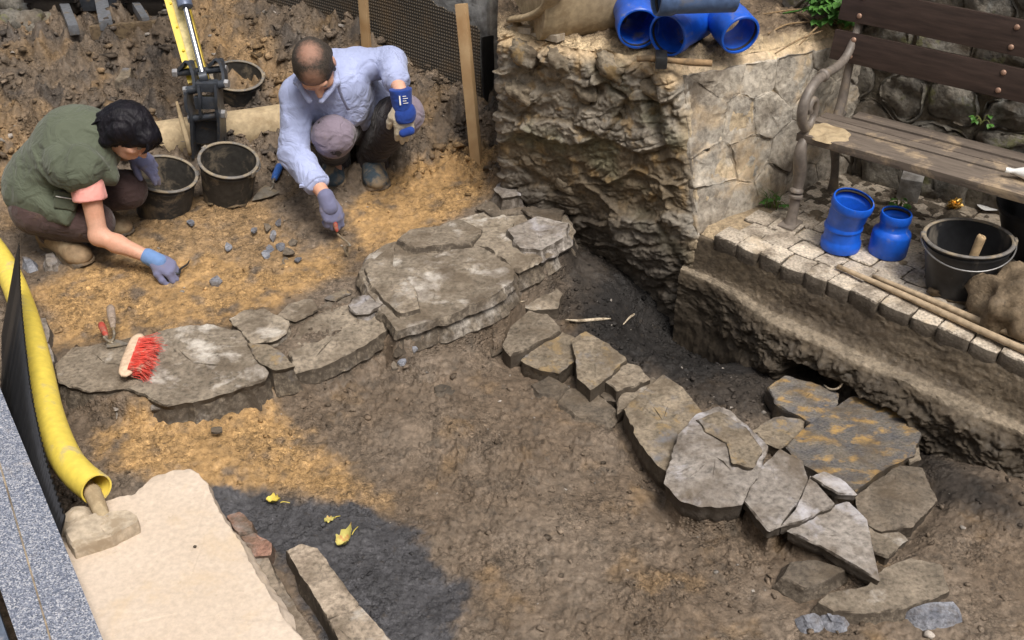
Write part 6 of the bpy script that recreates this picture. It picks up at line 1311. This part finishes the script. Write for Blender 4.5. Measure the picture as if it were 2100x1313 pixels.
# loose strands at the fringe and nape
for k in range(90):
    a = rng.uniform(-1, 1); nape = k > 55
    p0 = hat(a*.065, (-.10 if nape else .085), (.0 if nape else .075)); p2 = hat(a*.075, (-.13 if nape else .108)+rng.uniform(0, .012), (-.075 if nape else .022)+rng.uniform(-.02, .012)); obj('strand', *tube([p0, (p0+p2)/2+f_*(.012 if not nape else -.008), p2], [.0045, .004, .0008], 5, 3), M['hair_black'], HR, True)
obj('hair_clip', *blob(hat(.03, -.12, .045), (.010, .008, .006), n=2), M['brass'], HR, True)
trs = [ell(pel, (.135, .155, .115), None, .05), cone(hpR, knR, .100, .078, .05), cone(knR, akR, .074, .058, .03), cone(hpL, knL, .100, .080, .05), cone(knL, akL, .074, .058, .03), cone(akR, akR+A(0, 0, -.012), .056, .054, .01)]
obj('trousers', *wrinkle(sdf_mesh(trs, .007), 0.0035, 10, (1, 1, 1.6), 4), M['brown_trousers'], WO, True)
vest = [ell(pel+A(-.005, 0, .035), (.128, .165, .105), None, .05), cone(pel+A(.02, -.02, .06), che, .145, .150, .06), cone(pel+A(.02, .05, .06), che+A(0, .05, 0), .140, .145, .06), cone(che, A(-1.71, 4.20, .675), .148, .095, .06), cone(shR+A(-.02, .01, .015), shL+A(-.02, -.02, .0), .082, .075, .05),
        cone(A(-1.80, 4.05, .62), A(-1.735, 4.035, .60), .075, .074, .04), cone(A(-1.70, 4.13, .60), A(-1.655, 4.10, .545), .060, .035, .04), cone(A(-1.98, 4.10, .45), A(-1.86, 4.06, .40), .06, .055, .04)]
vm = sdf_mesh(vest, .007, [half(A(-1.88, 4.1, .345), A(.25, 0, 1)), ell(shR+arm_d*.15, (.085, .085, .090), None, .006), ell(nk+A(.06, 0, -.02), (.075, .07, .10), None, .015)])
vv, vf = wrinkle(vm, .005, 4.5, (1.5, .8, 1.0), 8); vv, vf = folds((vv, vf), .017, 6.0, (1.2, .7, .8), 8); vv, vf = folds((vv, vf), .007, 14, (.7, 1, 1.2), 9)
VE = obj('vest', vv, vf, M['vest'], WO, True)
# yoke flap and pocket of the vest
fl = [cone(A(-1.88, 4.02, .655), A(-1.72, 4.02, .63), .040, .045, .05), cone(A(-1.86, 4.00, .60), A(-1.725, 3.985, .565), .030, .030, .04)]
pk = W(135, 412, 4.03); pd = unit(A(.9, .1, -.25)); pn = unit(A(.1, -.9, .25)); pu = np.cross(pn, pd); pu = pu if pu[2] > 0 else -pu
obj('pocket', *wrinkle(box(pk+pn*.004, .085, .024, .075, (pd, pn, pu), .010, 3), .0, 5) if False else box(pk+pn*.002, .085, .026, .072, (pd, pn, pu), .011, 3), M['vest_flap'], VE, True, sharp=50)
obj('pocket_flap', *box(pk+pn*.014+pu*.026, .090, .010, .026, (pd, pn, pu), .004, 2), M['vest_flap'], VE, True, sharp=50)
obj('piping', *tube([pk+pn*.021+pu*.016-pd*.035, pk+pn*.022+pu*.017, pk+pn*.021+pu*.017+pd*.03], .0022, 6, 3), M['white'], VE, True)
slv = [cone(shR+A(.0, .0, .0), shR+arm_d*.13, .055, .062, .03), cone(shR+A(-.02, .0, -.03), shR+arm_d*.12+A(-.018, 0, .0), .045, .052, .03)]
obj('sleeve', *wrinkle(sdf_mesh(slv, .005, [half(shR+arm_d*.125, -arm_d)]), .003, 14, seed=5), M['pink'], WO, True)
obj('collar', *tube([nk+A(-.05, -.07, -.02), nk+A(.0, -.072, -.02), nk+A(.045, -.04, -.055), nk+A(.05, .02, -.06), nk+A(.0, .07, -.02), nk+A(-.05, .07, -.02)], [.012]*6, 8, 5), M['vest_flap'], WO, True)
# boots, gloves
shoe(A(-2.045, 4.215, .165), A(-1.785, 4.015, .155), akR+A(.01, -.01, -.01), WO, 'boot_tan', 'boot'); shoe(A(-1.945, 4.44, .17), A(-1.685, 4.275, .16), akL+A(.01, -.01, -.01), WO, 'boot_tan', 'boot')
dh = unit(A(.75, -.15, -.42)); gl = hand_prims(wrR+dh*.012, dh, A(.35, -.35, .85), A(.2, -.9, -.2), .96, (1.0, 1.1, 1.2, 1.2), 1.12, .7, .6)
obj('glove', *sdf_mesh(gl, .0035), M['glove_grey'], WO, True); obj('glove_cuff', *sdf_mesh([cone(wrR-unit(wrR-elR)*.012, wrR+dh*.035, .034, .036, .01)], .004), M['glove_cuff'], WO, True)
dl = unit(A(.80, -.38, -.45)); gl = hand_prims(wrL, dl, A(.30, -.35, .88), A(-.2, -.9, 0), .98, (.35, .45, .9, .95), 1.10, .3, .5)
obj('glove', *sdf_mesh(gl, .0035), M['glove_grey'], WO, True); obj('glove_cuff', *sdf_mesh([cone(wrL-unit(wrL-elL)*.03, wrL+dl*.03, .034, .036, .01)], .004), M['glove_cuff'], WO, True)
# the small iron she scrapes with
hk = wrR+dh*.10; sc_ = thing('scraper', hk, 'thin iron scraper held in the right glove of the person in the olive vest', 'scraper')
obj('shaft', *tube([hk-A(.05, .0, -.01), hk+A(.02, 0, -.02), P(370, 552, .175), P(383, 543, .172), P(388, 535, .172)], [.006, .0055, .0045, .004, .0025], 8, 5), M['steel_dark'], sc_, True)
obj('grip', *tube([hk-A(.06, -.01, -.015), hk+A(.0, 0, -.01)], .011, 10), M['handle_grey'], sc_, True)

# ---- man in the pale blue shirt
MA = thing('person', A(-.74, 4.82, .18), 'person in a pale blue shirt and dark trousers squatting over the clay with a trowel', 'person', 'diggers at work')
pel = A(-.705, 4.93, .46); che = A(-.81, 4.705, .70); shR, shL = A(-.945, 4.60, .700), A(-.695, 4.745, .775); nk = A(-.825, 4.615, .80); hd = A(-.835, 4.475, .872); hdf, hdu = A(.13, -.52, -.84), A(-.06, -.84, .53)
elR, wrR = A(-.962, 4.47, .475), A(-.805, 4.258, .372); elL, wrL = A(-.545, 4.73, .80), A(-.484, 4.515, .748)
hpR, hpL, knR, knL, akR, akL = A(-.80, 4.92, .44), A(-.61, 4.92, .44), A(-.795, 4.52, .535), A(-.485, 4.61, .600), A(-.855, 4.86, .30), A(-.675, 4.865, .295)
hp, hc, eyes, hat = head_prims(hd, hdf, hdu, 1.03)
limbs = [cone(nk-A(-.005, -.03, .05), hd+A(.0, .02, -.03), .062, .058, .03), cone(pel, che, .13, .13, .06), cone(che, nk-A(0, -.03, .06), .12, .06, .05), cone(shL, shR, .06, .06, .04)]
for a, b, c in ((shR, elR, wrR), (shL, elL, wrL)): limbs += [cone(a, b, .050, .041, .015), ell(b, (.042, .042, .042), None, .02), cone(b, b+(c-b)*.35, .042, .042, .02), cone(b+(c-b)*.35, c, .042, .029, .02), cone(c, c+unit(c-b)*.015, .026, .022, .015)]
for a, b, c in ((hpR, knR, akR), (hpL, knL, akL)): limbs += [cone(a, b, .080, .055, .03), cone(b, c, .055, .038, .03), cone(c, c+A(.02, -.1, -.05), .032, .028, .02)]
obj('body', *sdf_mesh(limbs+hp, .006, hc), M['skin'], MA, True)
for e in eyes: obj('eye', *blob(e, (.012, .012, .012), n=2, noise=0), M['eye'], MA, True)
f_, u_ = unit(hdf), unit(hdu-unit(hdf)*np.dot(hdu, unit(hdf))); r_ = np.cross(f_, u_)
th_ = NT('short_hair', .55, .35); bald = hat(-.012, -.035, .125)
vd = th_.n.new('ShaderNodeVectorMath'); vd.operation = 'DISTANCE'; th_.l.new(th_.pos, vd.inputs[0]); vd.inputs[1].default_value = tuple(bald)
fr2 = hat(0, .085, .085); vd2 = th_.n.new('ShaderNodeVectorMath'); vd2.operation = 'DISTANCE'; th_.l.new(th_.pos, vd2.inputs[0]); vd2.inputs[1].default_value = tuple(fr2)
nz = th_.noise(60, 5, .7); dd_ = th_.math('ADD', vd.outputs['Value'], th_.math('MULTIPLY', th_.math('SUBTRACT', nz, .5), .07)); dd2 = th_.math('ADD', vd2.outputs['Value'], th_.math('MULTIPLY', th_.math('SUBTRACT', nz, .5), .06))
hk_ = th_.mix(th_.ramp(th_.noise(200, 4, .6), [(.35, 0.0), (.7, 1.0)]), (.022, .018, .015), (.085, .068, .055))
hk_ = th_.mix(th_.ramp(dd_, [(.022, .7), (.070, 0.0)]), hk_, (.44, .235, .165)); hk_ = th_.mix(th_.ramp(dd2, [(.03, .75), (.07, 0.0)]), hk_, (.36, .20, .14))
th_.color(hk_); th_.bump(th_.noise(260, 4, .7), .6, .003)
hv, hf = sdf_mesh([ell(hat(0, -.012, .028), np.array([.0815, .1015, .0935])*1.03, (r_, f_, u_), .02), ell(hat(0, -.055, -.03), (.078, .058, .06), (r_, f_, u_), .02), cone(hat(.074, .012, .02), hat(.073, .014, -.030), .012, .009, .01), cone(hat(-.074, .012, .02), hat(-.073, .014, -.030), .012, .009, .01)], .005, [ell(hat(0, .13, -.035), (.085, .095, .085), (r_, f_, u_), .012), half(hat(0, 0, -.085), u_)])
hv, hf = wrinkle((hv, hf), .0022, 60, seed=3); obj('hair', hv, hf, th_.m, MA, True)
trs = [ell(pel, (.165, .135, .125), None, .05), cone(hpR, knR, .108, .084, .05), cone(knR, akR, .080, .070, .03), cone(hpL, knL, .108, .084, .05), cone(knL, akL, .080, .070, .03), cone(akR, akR-A(0, 0, .05), .070, .074, .01), cone(akL, akL-A(0, 0, .055), .070, .074, .01)]
obj('trousers', *wrinkle(sdf_mesh(trs, .007, [half(akL-A(0, 0, .085), A(0, 0, 1))]), .005, 9, (1, 1, 1.5), 14), M['trousers'], MA, True)
for kn, hh, ak, sd_ in ((knR, hpR, akR, 1), (knL, hpL, akL, 2)):
    th1 = unit(hh-kn); sh1 = unit(ak-kn); front = unit(-(th1+sh1)); pr = [cone(kn, kn+th1*.21, .0865, .094, .05), cone(kn, kn+sh1*.13, .0825, .078, .03)]
    obj('knee_patch', *wrinkle(sdf_mesh(pr, .006, [half(kn+th1*.17, -th1), half(kn+sh1*.115, -sh1)]+([half(kn+A(.13, 0, 0), A(-1, .0, .0))] if sd_ == 1 else [half(kn-A(.035, 0, 0), A(1, .25, 0))])), .005, 11, (1, 1, 1.4), 20+sd_), M['kneepatch'], MA, True)
sh_ = [ell(pel+A(-.01, -.05, .08), (.150, .13, .11), None, .06), cone(pel+A(-.01, -.02, .08), che, .138, .146, .05), cone(che+A(.03, 0, 0), che+A(-.03, 0, 0), .138, .138, .05), cone(che, nk-A(0, -.03, .05), .135, .075, .05), cone(shL, shR, .072, .068, .05),
       cone(shR, elR, .070, .060, .03), cone(elR, elR+(wrR-elR)*.66, .060, .053, .02), cone(shL, elL, .072, .064, .03), cone(elL, elL+(wrL-elL)*.60, .064, .056, .02), ell(che+A(.0, -.03, -.10), (.14, .09, .10), None, .06)]
cR, cL = unit(wrR-elR), unit(wrL-elL)
sv, sf = sdf_mesh(sh_, .007, [ell(hd+A(0, .03, -.075), (.075, .09, .075), None, .015), half(elR+(wrR-elR)*.80, -cR) if False else ell(wrR+cR*.01, (.075, .075, .075), None, .004)])
sv, sf = wrinkle((sv, sf), .004, 4.5, (1.2, 1.0, 1.3), 31); sv, sf = folds((sv, sf), .011, 5.5, (1.1, .8, .9), 31); sv, sf = folds((sv, sf), .0035, 14, (.8, 1, 1.2), 33); SHI = obj('shirt', sv, sf, M['shirt'], MA, True)
for (e_, w_, fr0, fr1, r0_, r1_) in ((elR, wrR, .62, .76, .059, .056), (elL, wrL, .55, .72, .061, .058)):
    d_ = unit(w_-e_); obj('rolled_cuff', *wrinkle(sdf_mesh([cone(e_+(w_-e_)*fr0, e_+(w_-e_)*fr1, r0_, r1_, .01)], .005, [half(e_+(w_-e_)*fr1, -d_), half(e_+(w_-e_)*fr0, d_)]), .003, 22, seed=6), M['shirt'], SHI, True)
obj('cuff_tab', *box(W(627, 381, wrR[1]+.03), .055, .018, .012, (A(1, 0, .05), A(0, 1, 0), A(0, 0, 1)), .005), M['shirt'], SHI, True, sharp=40)
obj('collar', *wrinkle(sdf_mesh([cone(hd+A(.085, .02, -.075), hd+A(.02, -.03, -.14), .013, .012, .01), cone(hd+A(-.085, .02, -.075), hd+A(-.03, -.03, -.14), .013, .012, .01), cone(hd+A(.085, .02, -.075), hd+A(.05, .13, -.03), .016, .02, .01), cone(hd+A(-.085, .02, -.075), hd+A(-.05, .13, -.03), .016, .02, .01), cone(hd+A(.05, .13, -.03), hd+A(-.05, .13, -.03), .02, .02, .01)], .005), .002, 20), M['shirt'], SHI, True)
obj('placket', *tube([W(692, 165, 4.50), W(700, 195, 4.52), W(714, 225, 4.56)], .009, 8, 4, oval=.4), M['shirt'], SHI, True)
shoe(A(-.715, 4.985, .195), A(-.622, 4.675, .172), akL+A(.01, .0, -.02), MA, 'boot_blue', 'boot', 1.15); shoe(A(-.885, 4.985, .22), A(-.838, 4.690, .175), akR+A(.0, .0, -.01), MA, 'boot_blue', 'boot', 1.15)
dh = unit(A(.30, -.30, -.90)); gl = hand_prims(wrR+dh*.02, dh, A(.45, -.80, .35), A(.7, .2, .2), 1.0, (.7, .8, .9, .9), 1.12, .55, .45)
G = obj('glove', *sdf_mesh(gl, .0035), M['glove_grey'], MA, True); obj('glove_cuff', *sdf_mesh([cone(wrR+unit(wrR-elR)*.004, wrR+dh*.05, .036, .040, .01)], .004), M['glove_grey'], MA, True)
dl = unit(A(.06, -.16, -.95)); w2 = wrL+unit(wrL-elL)*.02; gl = hand_prims(w2+dl*.045, dl, A(.25, -.95, .15), A(-.95, -.1, 0), 1.0, (.35, .30, .30, .35), 1.28, .35, .55)
GL = obj('glove', *sdf_mesh(gl, .0035), M['glove_cream'], MA, True)
obj('glove_cuff', *sdf_mesh([cone(w2-dl*.020-unit(wrL-elL)*.0, w2+dl*.055, .050, .043, .01)], .004, [half(w2-dl*.022, dl)]), M['glove_blue'], GL, True)
obj('glove_back', *sdf_mesh([ell(w2+dl*.085+A(.012, -.012, 0), (.046, .055, .027), (A(1, 0, 0), dl, unit(A(.25, -.95, .15))), .01)], .004, [half(w2+dl*.128, -dl)]), M['glove_blue'], GL, True)
obj('finger_band', *sdf_mesh([cone(w2+dl*.155+A(.028, -.020, 0), w2+dl*.165+A(-.006, -.022, 0), .019, .018, .01)], .004), M['glove_blue'], GL, True)
# white print on the blue cuff: one upright mark and rows of fine lines
cn = unit(A(.25, -.95, .15)); cx = unit(np.cross(dl, cn)); cx = cx if cx[0] > 0 else -cx; cc_ = w2+dl*.018+cn*.0485
obj('cuff_print', *box(cc_-cx*.014+cn*.0005, .006, .0015, .040, (cx, cn, dl), 0), M['white'], GL, False)
for k in range(4): obj('cuff_print', *box(cc_+cx*(.006+.004*(k % 2))+dl*(-.016+.010*k)+cn*.0003, .016+.006*(k % 2), .0015, .0026, (cx, cn, dl), 0), M['white'], GL, False)
for k in range(3): obj('glove_print', *box(wrR+dh*(.062+.009*k)+unit(A(.45, -.80, .35))*.0245+A(-.006, 0, 0), .016, .0015, .0032, (unit(A(.85, .45, .1)), unit(A(.45, -.80, .35)), dh), 0), M['white'], G, False)
hk = wrR+dh*.115; TT = trowel('narrow trowel with red handle held in the grey glove of the squatting person', hk+A(-.012, .01, .055), hk+A(.010, -.012, -.045), P(708, 505, .20), P(713, 527, .150), .028, 'handle_red', .012)
